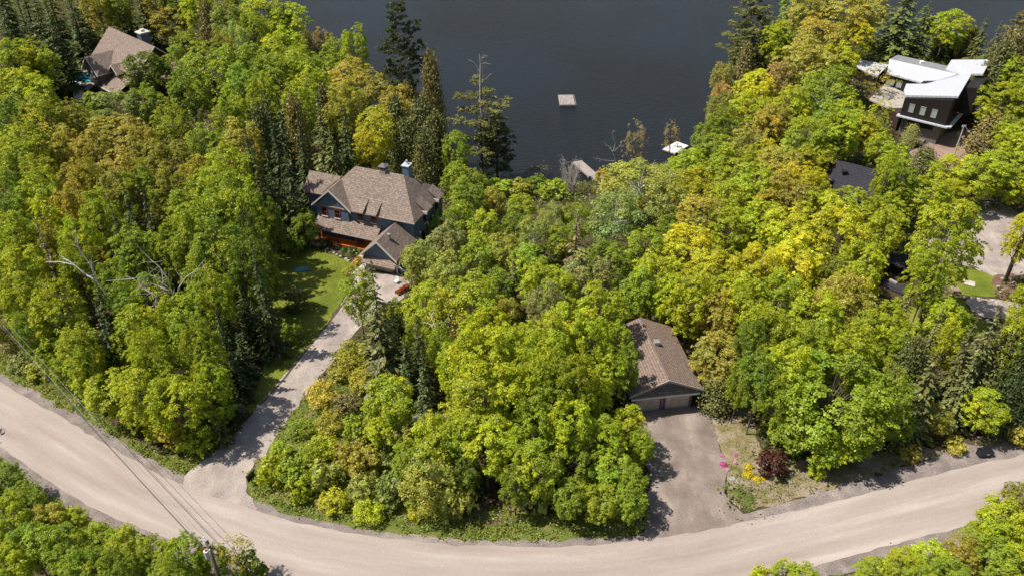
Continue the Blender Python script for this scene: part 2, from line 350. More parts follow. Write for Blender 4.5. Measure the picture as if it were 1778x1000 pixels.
def inside(poly, x, y):
    x = np.atleast_1d(x); y = np.atleast_1d(y); ins = np.zeros(x.shape, bool); n = len(poly)
    for i in range(n):
        ax, ay = poly[i][:2]; bx, by = poly[(i+1) % n][:2]
        if ay == by: continue
        ins ^= ((ay > y) != (by > y)) & (x < (bx-ax)*(y-ay)/(by-ay)+ax)
    return ins
ROADC = (0.60, 0.475, 0.40)
M['road'] = ground_mat('road_surface', [(0.28, (0.28, 0.225, 0.198)), (0.45, (0.345, 0.285, 0.25)), (0.55, (0.365, 0.31, 0.275)), (0.7, (0.45, 0.385, 0.345))], 0.35, 6, 0.13, (0.35, 1.9, 1), 0.12)
M['gravel'] = ground_mat('gravel', [(0.3, (0.16, 0.13, 0.118)), (0.5, (0.215, 0.18, 0.165)), (0.72, (0.32, 0.27, 0.24))], 0.5, 8, 0.45, None, 0.5, 0.95, (9, 0.12, (0.6, 0.54, 0.48)))
M['drive'] = ground_mat('driveway_gravel', [(0.3, (0.24, 0.20, 0.18)), (0.5, (0.33, 0.28, 0.25)), (0.72, (0.45, 0.38, 0.33))], 0.45, 7, 0.35, (1.4, 0.8, 1), 0.5, 0.95, (7, 0.13, (0.66, 0.58, 0.5)))
M['drive2'] = ground_mat('driveway_worn', [(0.3, (0.16, 0.125, 0.108)), (0.48, (0.22, 0.178, 0.152)), (0.58, (0.275, 0.225, 0.192)), (0.7, (0.38, 0.32, 0.275))], 0.4, 8, 0.3, (1, 0.7, 1), 0.4, 0.95, (5, 0.09, (0.45, 0.4, 0.36)))
M['lawn'] = ground_mat('lawn_grass', [(0.3, (0.09, 0.12, 0.014)), (0.5, (0.15, 0.18, 0.022)), (0.66, (0.20, 0.205, 0.035)), (0.78, (0.22, 0.17, 0.055))], 0.22, 9, 0.4)
M['verge'] = ground_mat('verge_grass', [(0.3, (0.05, 0.065, 0.015)), (0.5, (0.12, 0.15, 0.03)), (0.7, (0.2, 0.16, 0.07))], 0.5, 7, 0.5)
M['drygrass'] = ground_mat('dry_grass', [(0.3, (0.10, 0.115, 0.03)), (0.42, (0.19, 0.165, 0.07)), (0.52, (0.26, 0.205, 0.135)), (0.7, (0.33, 0.27, 0.215))], 0.6, 9, 0.45)
M['mulch'] = ground_mat('mulch', [(0.3, (0.10, 0.055, 0.04)), (0.7, (0.22, 0.14, 0.10))], 1.0, 9, 0.4)

shoulder_px = [(-420,395),(-120,575),(0,648),(51,673),(120,712),(190,752),(250,790),(306,822),(340,828),(430,860),(480,888),(560,905),(650,921),(740,931),(850,937),(950,938),(1040,935),(1120,926),(1200,912),(1310,887),(1400,860),(1480,838),(1560,812),(1636,790),(1655,760),(1690,775),(1778,772),(1910,735),(2300,622),
    (2300,775),(1910,882),(1778,905),(1687,944),(1568,972),(1440,1003),(1200,1055),(889,1080),(600,1065),(460,1040),(370,1008),(279,953),(204,924),(153,902),(102,872),(40,825),(0,795),(-120,720),(-420,535)]
road_px = [(-420,412),(-120,592),(0,664),(51,694),(100,720),(170,762),(240,805),(306,838),(360,858),(430,882),(500,903),(580,920),(660,932),(760,944),(889,950),(1000,950),(1100,940),(1200,926),(1330,898),(1422,877),(1500,858),(1570,840),(1636,822),(1700,804),(1778,790),(1910,752),(2300,640),
    (2300,750),(1910,855),(1778,880),(1687,910),(1568,942),(1466,968),(1370,995),(1200,1036),(889,1058),(620,1040),(500,1018),(425,990),(360,962),(279,930),(204,900),(153,878),(102,846),(51,812),(0,775),(-120,700),(-420,512)]
verge_px = [(-120,520),(0,585),(60,640),(150,700),(230,760),(300,800),(350,780),(420,750),(430,775),(400,800),(335,835),(306,828),(190,760),(51,680),(0,655),(-120,582)]
verge2_px = [(428,828),(470,760),(520,690),(600,640),(700,760),(760,850),(850,880),(1000,895),(1110,895),(1125,930),(1000,944),(850,943),(740,938),(650,928),(560,912),(470,890),(436,868)]
verge3_px = [(1290,888),(1400,858),(1480,838),(1560,812),(1636,792),(1640,770),(1500,790),(1400,800),(1330,800),(1262,835),(1262,862)]
verge4_px = [(1690,778),(1778,774),(1910,738),(1910,690),(1778,740),(1700,755)]
verge5_px = [(-120,720),(0,790),(102,866),(204,920),(330,985),(460,1040),(300,1080),(-120,900)]
verge6_px = [(1910,895),(1778,905),(1687,944),(1568,972),(1440,1003),(1250,1055),(1500,1080),(1910,980)]
sh_o, SH = sheet('road_shoulder', shoulder_px, 0.02, M['gravel'], amp=0.15, step=0.8)
rd_o, RD = sheet('road', road_px, 0.045, M['road'], amp=0.07, step=0.8)
# distance along and across the road for every vertex, so that wheel tracks follow the bend
up_ = [land(*p) for p in road_px[:27]]; cl_ = np.array([(p.x, p.y) for p in up_]); sg = np.linalg.norm(np.diff(cl_, axis=0), axis=1); cum = np.concatenate([[0], np.cumsum(sg)])
tv = []
for v in rd_o.data.vertices:
    x, y = v.co.x, v.co.y; best = (1e9, 0)
    for i in range(len(sg)):
        dx, dy = cl_[i+1]-cl_[i]; t = min(1, max(0, ((x-cl_[i][0])*dx+(y-cl_[i][1])*dy)/(sg[i]**2))); dd = math.hypot(x-cl_[i][0]-t*dx, y-cl_[i][1]-t*dy)
        if dd < best[0]: best = (dd, cum[i]+t*sg[i])
    tv += [best[1], best[0], 0.0]
rd_o.data.attributes.new('track', 'FLOAT_VECTOR', 'POINT').data.foreach_set('vector', tv)
n = M['road'].node_tree.nodes; l = M['road'].node_tree.links; at = n.new('ShaderNodeAttribute'); at.attribute_name = 'track'
for mp in [q_ for q_ in n if q_.type == 'MAPPING']:
    l.new(at.outputs['Vector'], mp.inputs[0]); mp.inputs['Scale'].default_value = (0.16, 1.7, 1)
drive_px = [(622,466),(600,520),(562,571),(528,612),(489,660),(450,700),(410,752),(384,775),(340,812),(306,836),(360,860),(440,884),(452,882),(432,860),(423,830),(440,806),(462,786),(498,728),(525,694),(555,656),(593,609),(627,565),(655,535),(688,528),(718,494),(706,474),(650,478)]
dr_o, DR = sheet('driveway', drive_px, 0.035, M['drive'], amp=0.12)
edge = MB(); epts = [land(x, y, 0.05) for x, y in [(606,512),(598,524),(580,548),(562,571),(528,612),(494,656),(470,683),(452,702)]]
edge.tube(epts, 0.11, 4); tag(edge.build('edging', M['mulch'], None), 'narrow brown edging strip between lawn and long driveway', 'edging')
lawn_px = [(470,425),(500,432),(530,428),(560,436),(600,450),(616,462),(608,480),(602,512),(565,566),(500,648),(455,697),(415,740),(385,770),(395,735),(430,690),(460,640),(465,560),(470,490)]
lw_o, LW = sheet('lawn', lawn_px, 0.025, M['lawn'], amp=0.1)
sheet('roadside_verge', verge_px, 0.01, M['verge']); sheet('roadside_verge', verge2_px, 0.012, M['verge']); sheet('roadside_verge', verge3_px, 0.012, M['drygrass'])
sheet('roadside_verge', verge4_px, 0.01, M['drygrass']); sheet('roadside_verge', verge5_px, 0.01, M['verge']); sheet('roadside_verge', verge6_px, 0.01, M['verge'])
drive2_px = [(1100,712),(1222,700),(1240,740),(1256,790),(1262,828),(1258,856),(1285,890),(1310,905),(1200,932),(1115,944),(1122,915),(1130,850),(1125,790),(1110,735)]
d2_o, D2 = sheet('garage_driveway', drive2_px, 0.032, M['drive2'], amp=0.12)
dry_px = [(1218,703),(1262,690),(1310,700),(1312,750),(1322,800),(1400,812),(1420,835),(1398,862),(1330,882),(1292,888),(1262,858),(1258,800),(1244,755)]
sheet('dry_grass_patch', dry_px, 0.022, M['drygrass'], amp=0.2)
sheet('green_grass_patch', [(1264,848),(1290,856),(1312,862),(1318,874),(1294,884),(1274,870)], 0.042, M['verge'], amp=0.28)
drv3_px = [(1575,398),(1640,386),(1690,382),(1712,360),(1745,372),(1790,400),(1900,430),(1900,500),(1790,480),(1742,490),(1700,470),(1660,456),(1600,436)]
d3_o, D3 = sheet('turning_circle', drv3_px, 0.03, M['drive'], amp=0.15)
sheet('track', [(1690,350),(1745,352),(1790,392),(1742,380),(1700,376)], 0.026, M['drygrass'])
l2_o, L2 = sheet('lawn', [(1630,462),(1690,466),(1732,474),(1742,505),(1740,516),(1700,514),(1668,513),(1640,500)], 0.02, M['lawn'], amp=0.1)
l3_o, L3 = sheet('lawn', [(1560,540),(1640,510),(1668,516),(1690,548),(1720,562),(1700,590),(1640,580),(1580,590),(1540,570)], 0.016, M['lawn'], amp=0.1)
sheet('mulch_bed', [(1722,478),(1770,474),(1775,500),(1748,520),(1728,514)], 0.034, M['mulch'], amp=0.15)
d4_o, D4 = sheet('gravel_pad', [(1670,514),(1740,522),(1790,530),(1790,548),(1745,556),(1692,548)], 0.038, M['drive'], amp=0.1)
d5_o, D5 = sheet('brick_driveway', [(1632,236),(1664,226),(1712,222),(1706,250),(1688,285),(1640,296),(1575,298),(1568,270),(1600,255)], 0.03, M['brick'], amp=0.08)
sheet('lawn', [(1690,172),(1712,172),(1722,190),(1706,205),(1690,198)], 0.02, M['drygrass'], amp=0.1)

# low growth that nobody could count
def scatter(polys, dens, seed=1, world=False):
    out = []
    for pl in polys:
        P = [land(*p)[:2] for p in pl] if not world else pl
        P = np.array(P); a, b = P.min(0), P.max(0); k = int((b[0]-a[0])*(b[1]-a[1])*dens)
        q = rng.uniform(a, b, (k, 2)); out.append(q[inside(P, q[:, 0], q[:, 1])])
    return np.vstack(out)
def tuft_object(name, q, per, size, hmax, colA, colB, label, cat, m, spread=0.25, up=0.5):
    k = len(q); cen = np.repeat(q, per, 0)+rng.normal(size=(k*per, 2))*spread; z = hgt(cen[:, 0], cen[:, 1])
    top = np.repeat(rng.uniform(0.3, 1, k), per)*hmax; zz = z+rng.uniform(0.05, 1, k*per)*top
    nor = rng.normal(size=(k*per, 3)); nor[:, 2] = np.abs(nor[:, 2])+up
    P = cards(np.column_stack([cen, zz]), nor, rng.uniform(0.6, 1.3, k*per)*size, 0.7)
    g = np.repeat(rng.uniform(0, 1, (k, 1)), per, 0)
    # broad patches of colour as well as tuft to tuft variation
    pat = (np.sin(cen[:, :1]*0.5+1.3)*np.sin(cen[:, 1:]*0.43)+1)/2; g = np.clip(g*0.7+pat*0.3, 0, 1)
    T = (np.array(colA)*(1-g)+np.array(colB)*g)*tints(k*per, 0.3, 0.08)
    o = link(name, quads_mesh(name, P, T, m)); return tag(o, label, cat, kind='stuff')
# ------------------------------------------------------------------ buildings
EXCL = []      # footprints (world xy polygons) no tree may stand in
def gable_roof(mb, u0, u1, v0, v1, ze, zr, th=0.18, along='v'):
    """two slabs; ridge runs along 'v' or 'u'"""
    if along == 'v':
        um = (u0+u1)/2
        mb.slab([(u0,v0,ze),(um,v0,zr),(um,v1,zr),(u0,v1,ze)][::-1], th); mb.slab([(um,v0,zr),(u1,v0,ze),(u1,v1,ze),(um,v1,zr)][::-1], th)
    else:
        vm = (v0+v1)/2
        mb.slab([(u0,v0,ze),(u1,v0,ze),(u1,vm,zr),(u0,vm,zr)], th); mb.slab([(u0,vm,zr),(u1,vm,zr),(u1,v1,ze),(u0,v1,ze)], th)
    return mb
def window_v(parent, u, v, z0, z1, w=0.9, frame='red_trim', glass='glass', face=-1, sill=True, curtain=False):
    """window in a wall facing v (face -1: towards the camera)"""
    t = 0.09; d = 0.07*face
    m = MB(); lo, hi = sorted((v, v+d))
    m.box((u-w/2,lo,z0),(u-w/2+t,hi,z1)).box((u+w/2-t,lo,z0),(u+w/2,hi,z1)).box((u-w/2+t,lo,z1-t),(u+w/2-t,hi,z1)).box((u-w/2+t,lo,z0),(u+w/2-t,hi,z0+t)).box((u-w/2+t,lo+0.01,(z0+z1)/2-0.03),(u+w/2-t,hi-0.01,(z0+z1)/2+0.03))
    fr = m.build('window', M[frame], parent)
    lo, hi = sorted((v+0.004*face, v+0.03*face)); MB().box((u-w/2+t,lo,z0+t),(u+w/2-t,hi,z1-t)).build('pane', M[glass], fr)
    if sill:
        lo, hi = sorted((v, v+0.14*face)); MB().box((u-w/2-0.05,lo,z0-0.1),(u+w/2+0.05,hi,z0)).build('sill', M['trim'], fr)
    return fr
def window_u(parent, u, v, z0, z1, w=0.9, frame='red_trim', glass='glass', face=1):
    t = 0.09; lo, hi = sorted((u, u+0.07*face)); m = MB()
    m.box((lo,v-w/2,z0),(hi,v-w/2+t,z1)).box((lo,v+w/2-t,z0),(hi,v+w/2,z1)).box((lo,v-w/2+t,z1-t),(hi,v+w/2-t,z1)).box((lo,v-w/2+t,z0),(hi,v+w/2-t,z0+t))
    fr = m.build('window', M[frame], parent); lo, hi = sorted((u+0.004*face, u+0.03*face)); MB().box((lo,v-w/2+t,z0+t),(hi,v+w/2-t,z1-t)).build('pane', M[glass], fr)
    lo, hi = sorted((u, u+0.14*face)); MB().box((lo,v-w/2-0.05,z0-0.1),(hi,v+w/2+0.05,z0)).build('sill', M['trim'], fr); return fr

# --- the blue house (local frame: u right along the front, v back, z absolute)
HX, HY, HA = -13.3, 92.7, math.radians(-21)
def hw(u, v): return (HX+u*math.cos(HA)-v*math.sin(HA), HY+u*math.sin(HA)+v*math.cos(HA))
bh = empty('blue_house', (HX, HY, 0), HA, 'dark blue two storey house with brown shingle hip roof and orange cedar porch', 'house')
ZG = -3.4
wl = MB()
wl.prism([(-16.0,2.0),(-1.1,2.0),(-1.1,11.1),(-16.0,11.1)], ZG, 3.72)
wl.build('wall', M['blue'], bh)
MB().add([(-16.1,1.5,3.4),(-11.1,1.5,3.4),(-11.1,1.5,3.65),(-13.6,1.5,6.2),(-16.1,1.5,3.65),(-16.1,1.95,3.4),(-11.1,1.95,3.4),(-11.1,1.95,3.65),(-13.6,1.95,6.2),(-16.1,1.95,3.65)], [(0,1,2,3,4),(9,8,7,6,5),(0,5,6,1),(1,6,7,2),(2,7,8,3),(3,8,9,4),(4,9,5,0)]).box((-16.1,1.5,ZG),(-11.1,1.95,3.399)).build('gable_wall', M['blue'], bh)
rf = MB(); uL, uR, vF, vB, ZE, ZR = -16.6, -0.6, 1.4, 11.7, 3.7, 8.0
A_, B_, C_, D_ = (uL,vF,ZE),(uR,vF,ZE),(uR,vB,ZE),(uL,vB,ZE); R1, R2 = (-12.2,6.5,ZR),(-4.5,6.5,ZR)
rf.slab([A_,B_,R2,R1], .16).slab([B_,C_,R2], .16).slab([C_,D_,R1,R2], .16).slab([D_,A_,R1], .16)
roof = rf.build('roof', M['shingle'], bh)
g = MB(); g.slab([(-13.6,1.15,6.52),(-10.45,1.15,3.72),(-10.45,1.5,3.72),(-13.6,5.1,6.52)], .16).slab([(-16.75,1.15,3.72),(-13.6,1.15,6.52),(-13.6,5.1,6.52),(-16.75,1.6,3.72)], .16)
g.build('front_gable_roof', M['shingle'], bh)
def rake(mb, p, q, d=0.1, h=0.24):
    """trim board along a sloping roof edge in the u-z plane, standing proud of it"""
    (u0,v0,z0),(u1,v1,z1) = p, q
    return mb.add([(u0,v0-d,z0+.03),(u1,v0-d,z1+.03),(u1,v0-d,z1-h),(u0,v0-d,z0-h),(u0,v0-.004,z0+.03),(u1,v0-.004,z1+.03),(u1,v0-.004,z1-h),(u0,v0-.004,z0-h)],
                  [(0,1,2,3),(7,6,5,4),(0,4,5,1),(1,5,6,2),(2,6,7,3),(3,7,4,0)])
tr = MB(); rake(tr,(-13.6,1.15,6.52),(-10.4,1.15,3.68)); rake(tr,(-16.8,1.15,3.68),(-13.6,1.15,6.52)); tr.build('rake_trim', M['trim'], bh)
# eave soffit beam and gutters
tr = MB(); tr.box((-10.3,1.3,3.58),(-0.55,1.39,3.7)); tr.build('gutter', M['trim_dull'], bh)
# shed dormers that lift the eave over windows
for uc in (-9.05, -6.95):
    sd = MB(); sd.slab([(uc-.85,0.95,3.95),(uc+.65,0.95,3.95),(uc+.65,3.0,5.15),(uc-.85,3.0,5.15)], .14)
    sd.prism([(uc-.8,1.45),(uc+.6,1.45),(uc+.6,2.9),(uc-.8,2.9)], 3.75, [4.2,4.2,4.98,4.98]); sd.build('shed_dormer', M['shingle'], bh)
for vc in (5.4, 9.2):
    o = MB().slab([(-0.15,vc-.9,3.95),(-0.15,vc+.9,3.95),(-1.9,vc+.9,5.35),(-1.9,vc-.9,5.35)], .14).build('shed_dormer', M['shingle'], bh)
    MB().box((-0.95,vc-1.0,3.6),(-0.12,vc-.905,4.05)).build('trim', M['trim'], o)
MB().slab([(-16.9,4.2,3.95),(-15.2,4.2,5.5),(-15.2,6.2,5.5),(-16.9,6.2,3.95)], .14).build('shed_dormer', M['shingle'], bh)
for u in (-15.0,-12.9): window_v(bh, u, 1.5, 2.0, 3.35, 0.95)
for u in (-9.45,-7.35): window_v(bh, u, 1.99, 2.12, 3.32, 0.95)
for v in (5.4, 9.2): window_u(bh, -1.1, v, 1.6, 3.2, 0.9)
window_u(bh, -1.1, 4.6, -1.2, 0.7, 1.0); window_u(bh, -1.1, 8.4, -1.2, 0.7, 1.0)
for (v, z) in ((3.4,1.2),(5.9,1.35),(7.6,1.6)):
    MB().tube([(-1.08,v,z),(-0.9,v,z)],[.05,.05]).tube([(-0.9,v,z-.14),(-0.9,v,z+.14)],[.12,.1],8).build('wall_lamp', M['white'], bh)
# porch: roof, posts, floor, rail
pr_ = MB(); pr_.slab([(-16.3,-0.05,0.62),(-6.1,-0.05,0.62),(-6.1,1.99,2.02),(-16.3,1.99,2.02)], .14)
pr_.build('porch_roof', M['shingle'], bh)
MB().box((-16.3,-0.15,0.5),(-6.2,-0.06,0.62)).build('porch_gutter', M['trim_dull'], bh)
MB().box((-15.9,0.2,-1.7),(-6.1,1.99,-1.5)).build('porch_floor', M['cedar_wood'], bh)
MB().box((-15.9,0.14,-2.4),(-6.1,0.196,-1.5)).build('porch_skirt', M['red_trim'], bh)
MB().box((-15.95,0.26,-2.4),(-15.85,1.95,-1.55)).build('porch_side', M['red_trim'], bh)
for u in (-15.7,-12.6,-9.6,-6.5): MB().box((u-.09,.3,-1.5),(u+.09,.48,.6)).build('porch_post', M['red_trim'], bh)
rl = MB()
for (a, b) in ((-15.6,-12.7),(-12.5,-9.7)):
    rl.box((a,.35,-.68),(b,.43,-.6)).box((a,.35,-1.4),(b,.43,-1.33))
    k = int((b-a)/.16)
    for i in range(k): rl.box((a+i*.16+.05,.37,-1.33),(a+i*.16+.09,.41,-.68))
rl.build('porch_railing', M['cedar_wood'], bh)
MB().box((-9.2,1.93,-1.5),(-8.2,1.99,.6)).build('front_door', M['cedar_wood'], bh)
for u in (-13.5,-11.2): window_v(bh, u, 1.985, -.9, .5, 1.3)
sc_ = MB(); sc_.box((-15.75,.9,-1.5),(-15.62,1.7,0.5)); sc_.build('porch_screen', M['cedar_wood'], bh)
# garage wing
MB().prism([(-6.0,-3.4),(-1.1,-3.4),(-1.1,2.0),(-6.0,2.0)], ZG, .75).build('wing_wall', M['blue'], bh)
MB().add([(-6.0,-3.4,.75),(-1.1,-3.4,.75),(-3.55,-3.4,2.95),(-6.0,-3.1,.75),(-1.1,-3.1,.75),(-3.55,-3.1,2.95)], [(0,1,2),(3,5,4),(0,2,5,3),(1,4,5,2),(0,3,4,1)]).build('wing_gable_wall', M['blue'], bh)
g = MB(); g.slab([(-3.55,-4.0,3.3),(-.75,-4.0,.75),(-.75,2.7,.75),(-3.55,2.7,3.3)], .15).slab([(-6.35,-4.0,.75),(-3.55,-4.0,3.3),(-3.55,2.7,3.3),(-6.35,2.7,.75)], .15)
wr = g.build('wing_roof', M['shingle'], bh)
tr = MB(); rake(tr,(-3.55,-4.0,3.3),(-.72,-4.0,.72)); rake(tr,(-6.38,-4.0,.72),(-3.55,-4.0,3.3)); tr.build('wing_rake_trim', M['trim'], bh)
v_ = MB(); v_.box((-3.05,-2.0,2.6),(-2.7,-1.65,3.35)).box((-3.1,-2.05,3.35),(-2.65,-1.6,3.42)); v_.build('roof_vent', M['metal'], wr)
g = MB(); g.slab([(-6.1,-4.35,-.3),(-1.0,-4.35,-.3),(-1.0,-3.41,.35),(-6.1,-3.41,.35)], .12); g.build('pent_roof', M['shingle'], bh)
MB().box((-5.2,-3.48,-2.62),(-1.75,-3.41,-.42)).build('garage_door', M['door_tan'], bh)
for a in (-5.34,-1.74): MB().box((a,-3.5,-2.62),(a+.13,-3.41,-.3)).build('door_frame', M['red_trim'], bh)
MB().box((-1.18,-3.47,-3),(-1.04,-3.34,.6)).build('downspout', M['trim'], bh)
# rear left wing
MB().prism([(-20.8,6.0),(-16.02,6.0),(-16.02,10.0),(-20.8,10.0)], ZG, 2.75).build('side_wing_wall', M['blue'], bh)
gable_roof(MB(), -21.3, -15.9, 5.6, 10.4, 2.7, 5.0, .15, 'u').build('side_wing_roof', M['shingle'], bh)
# cupola on the ridge, chimney behind it
cu = MB().box((-8.15,6.15,7.5),(-7.25,7.05,8.25)).build('cupola', M['trim_dull'], bh)
MB().box((-8.08,6.22,8.25),(-7.32,6.98,8.8)).build('louvre', M['grey_siding'], cu)
m = MB(); m.add([(-8.3,6.0,8.8),(-7.1,6.0,8.8),(-7.1,7.2,8.8),(-8.3,7.2,8.8),(-7.7,6.6,9.25)], [(3,2,1,0),(0,1,4),(1,2,4),(2,3,4),(3,0,4)]); m.build('cupola_cap', M['grey_wall'], cu)
ch = MB().box((-5.25,7.5,5),(-4.25,8.6,8.75)).build('chimney', M['blue'], bh)
m = MB(); m.box((-5.35,7.4,8.75),(-4.15,8.7,8.87)).box((-5.0,7.9,8.87),(-4.5,8.4,8.97)); m.build('chimney_cap', M['metal_roof'], ch)
MB().tube([(-4.75,8.15,8.97),(-4.75,8.15,9.4)],[.13,.13],8).tube([(-4.75,8.15,9.4),(-4.75,8.15,9.55)],[.22,.1],8).build('flue', M['metal'], ch)
MB().tube([(-.9,10.9,4.0),(-.9,10.9,5.1)],[.09,.09],8).build('vent_pipe', M['metal'], roof)
EXCL += [[hw(-16.8,-0.5),hw(-.6,-.5),hw(-.6,12),hw(-16.8,12)], [hw(-6.5,-5),hw(0,-5),hw(0,1),hw(-6.5,1)], [hw(-21.5,5.2),hw(-16,5.2),hw(-16,11),hw(-21.5,11)]]

# --- the detached garage by the road
GA = math.radians(8.3); gO = G(1162, 660, 4.3)
GX, GY = gO.x, gO.y
def gw(u, v): return (GX+u*math.cos(GA)-v*math.sin(GA), GY+u*math.sin(GA)+v*math.cos(GA))
gb = empty('garage', (GX, GY, 0), GA, 'detached two-door garage with a mottled brown shingle gable roof facing its gravel driveway', 'garage')
MB().prism([(-3.35,.9),(3.2,.9),(3.2,10.2),(-3.35,10.2)], -1.2, 2.75).build('wall', M['blue'], gb)
MB().add([(-3.6,.88,2.5),(3.4,.88,2.5),(-.05,.88,4.1),(-3.6,1.2,2.5),(3.4,1.2,2.5),(-.05,1.2,4.1)], [(0,1,2),(3,5,4),(0,2,5,3),(1,4,5,2),(0,3,4,1)]).build('gable_wall', M['blue'], gb)
g = MB(); g.slab([(-4.05,0,2.55),(0,0,4.3),(0,10.8,4.3),(-4.05,10.8,2.55)][::-1], .14).slab([(0,0,4.3),(3.9,0,2.55),(3.9,10.8,2.55),(0,10.8,4.3)][::-1], .14)
gr = g.build('roof', M['shingle_tan'], gb)
tr = MB(); rake(tr,(-4.05,0,2.55),(0,0,4.3),.09,.22); rake(tr,(0,0,4.3),(3.9,0,2.55),.09,.22); tr.build('rake_trim', M['trim_dull'], gb)
g = MB(); g.slab([(-3.75,.1,2.1),(3.6,.1,2.1),(3.4,.87,2.75),(-3.6,.87,2.75)], .1); g.build('pent_roof', M['shingle'], gb)
MB().box((-3.75,.0,1.88),(3.6,.09,2.1)).build('fascia', M['trim'], gb)
for (a, b) in ((-3.0,-.35),(.3,2.9)):
    d = MB().box((a,.83,-.45),(b,.89,1.75)).build('garage_door', M['door_tan'], gb)
    MB().box((a,.79,-.5),(b,.83,-.28)).build('sill', M['trim_dull'], d)
for a in (-.34,.18,2.91): MB().box((a,.8,-.8),(a+.11,.89,1.8)).build('door_frame', M['red_trim'], gb)
v_ = MB(); v_.box((.25,5.9,3.7),(.75,6.4,4.45)).box((.18,5.83,4.45),(.82,6.47,4.52)); v_.build('roof_vent', M['metal'], gr)
EXCL += [[gw(-4.1,-1.5),gw(4,-1.5),gw(4,11),gw(-4.1,11)]]

# --- grey house by the pool, upper left
LA = math.radians(-42); lx, ly = G(189, 46.5, 7)[:2]        # left end of the main ridge
def lw(u, v): return (lx+u*math.cos(LA)-v*math.sin(LA), ly+u*math.sin(LA)+v*math.cos(LA))
lh = empty('pool_house', (lx, ly, 0), LA, 'grey house with a broad brown shingle roof beside a turquoise pool', 'house')
def lloc(px, py, z):
    p = G(px, py, z); dx, dy = p.x-lx, p.y-ly; return (dx*math.cos(LA)+dy*math.sin(LA), -dx*math.sin(LA)+dy*math.cos(LA))
Lr = 19.6
MB().prism([(.8,-4.6),(Lr-.8,-4.6),(Lr-.8,4.6),(.8,4.6)], -6.5, 2.7).build('wall', M['grey_siding'], lh)
MB().add([(Lr-.8,-4.6,2.7),(Lr-.8,4.6,2.7),(Lr-.8,0,6.7),(Lr-1,-4.6,2.7),(Lr-1,4.6,2.7),(Lr-1,0,6.7),(.8,-4.6,2.7),(.8,4.6,2.7),(.8,0,6.7),(1,-4.6,2.7),(1,4.6,2.7),(1,0,6.7)], [(0,1,2),(5,4,3),(0,2,5,3),(1,4,5,2),(8,7,6),(9,10,11),(6,9,11,8),(7,8,11,10)]).build('gable_wall', M['brown_siding'], lh)
g = MB(); g.slab([(0,-5.3,2.1),(Lr,-5.3,2.1),(Lr,0,7),(0,0,7)], .2).slab([(0,0,7),(Lr,0,7),(Lr,5.3,2.1),(0,5.3,2.1)], .2); lr = g.build('roof', M['shingle'], lh)
tr = MB()
for (va, za, vb, zb) in ((-5.3,2.1,0,7),(0,7,5.3,2.1)):
    tr.add([(Lr+.1,va,za+.03),(Lr+.1,vb,zb+.03),(Lr+.1,vb,zb-.25),(Lr+.1,va,za-.25),(Lr+.004,va,za+.03),(Lr+.004,vb,zb+.03),(Lr+.004,vb,zb-.25),(Lr+.004,va,za-.25)], [(0,3,2,1),(4,5,6,7),(0,1,5,4),(3,7,6,2),(0,4,7,3),(1,2,6,5)])
tr.build('rake_trim', M['trim'], lh)
# cross gable: peak and tips measured from the picture
pk = lloc(147.1, 99.4, 4.2); uc = pk[0]; vf = pk[1]; hwid = 3.7
MB().prism([(uc-3.1,vf+.7),(uc+3.1,vf+.7),(uc+3.1,-4.5),(uc-3.1,-4.5)], -6.5, 1.4).build('bay_wall', M['grey_siding'], lh)
MB().add([(uc-3.1,vf+.69,1.4),(uc+3.1,vf+.69,1.4),(uc,vf+.69,3.9),(uc-3.1,vf+1,1.4),(uc+3.1,vf+1,1.4),(uc,vf+1,3.9)], [(0,1,2),(3,5,4),(0,2,5,3),(1,4,5,2),(0,3,4,1)]).build('bay_gable_wall', M['grey_siding'], lh)
g = MB(); g.slab([(uc-hwid,vf,1.0),(uc,vf,4.2),(uc,-3.0,4.2),(uc-hwid,-5.3,1.0)][::-1], .16).slab([(uc,vf,4.2),(uc+hwid,vf,1.0),(uc+hwid,-5.3,1.0),(uc,-3.0,4.2)][::-1], .16); g.build('bay_roof', M['shingle'], lh)
tr = MB(); rake(tr,(uc-hwid,vf,1.0),(uc,vf,4.2),.1,.25); rake(tr,(uc,vf,4.2),(uc+hwid,vf,1.0),.1,.25); tr.build('bay_rake_trim', M['trim'], lh)
window_v(lh, uc, vf+.69, -.3, 1.9, 1.2, 'trim'); window_v(lh, uc-1.5, vf+.69, -3.6, -1.8, 1.1, 'trim'); window_v(lh, uc+1.6, vf+.69, -3.6, -1.8, 1.2, 'trim')
# little gable and low porch roof to the right of the bay
pk2 = lloc(192, 113.6, 3.0); u2, v2 = pk2
g = MB(); g.slab([(u2-1.9,v2,1.3),(u2,v2,3.0),(u2,-4.2,3.0),(u2-1.9,-5,1.3)][::-1], .14).slab([(u2,v2,3.0),(u2+1.9,v2,1.3),(u2+1.9,-5,1.3),(u2,-4.2,3.0)][::-1], .14); g.build('dormer_roof', M['shingle'], lh)
tr = MB(); rake(tr,(u2-1.9,v2,1.3),(u2,v2,3.0),.1,.22); rake(tr,(u2,v2,3.0),(u2+1.9,v2,1.3),.1,.22); tr.build('dormer_trim', M['trim'], lh)
MB().add([(u2-1.6,v2+.4,.6),(u2+1.6,v2+.4,.6),(u2+1.6,v2+.4,1.4),(u2,v2+.4,2.85),(u2-1.6,v2+.4,1.4),(u2-1.6,v2+2,.6),(u2+1.6,v2+2,.6),(u2+1.6,v2+2,1.4),(u2,v2+2,2.85),(u2-1.6,v2+2,1.4)], [(0,1,2,3,4),(9,8,7,6,5)]).build('dormer_wall', M['grey_siding'], lh)
g = MB(); g.slab([(uc+3.1,vf+.2,-1.4),(Lr-3,vf+.2,-1.4),(Lr-3,-4.6,.9),(uc+3.1,-4.6,.9)], .14); g.build('porch_roof', M['shingle'], lh)
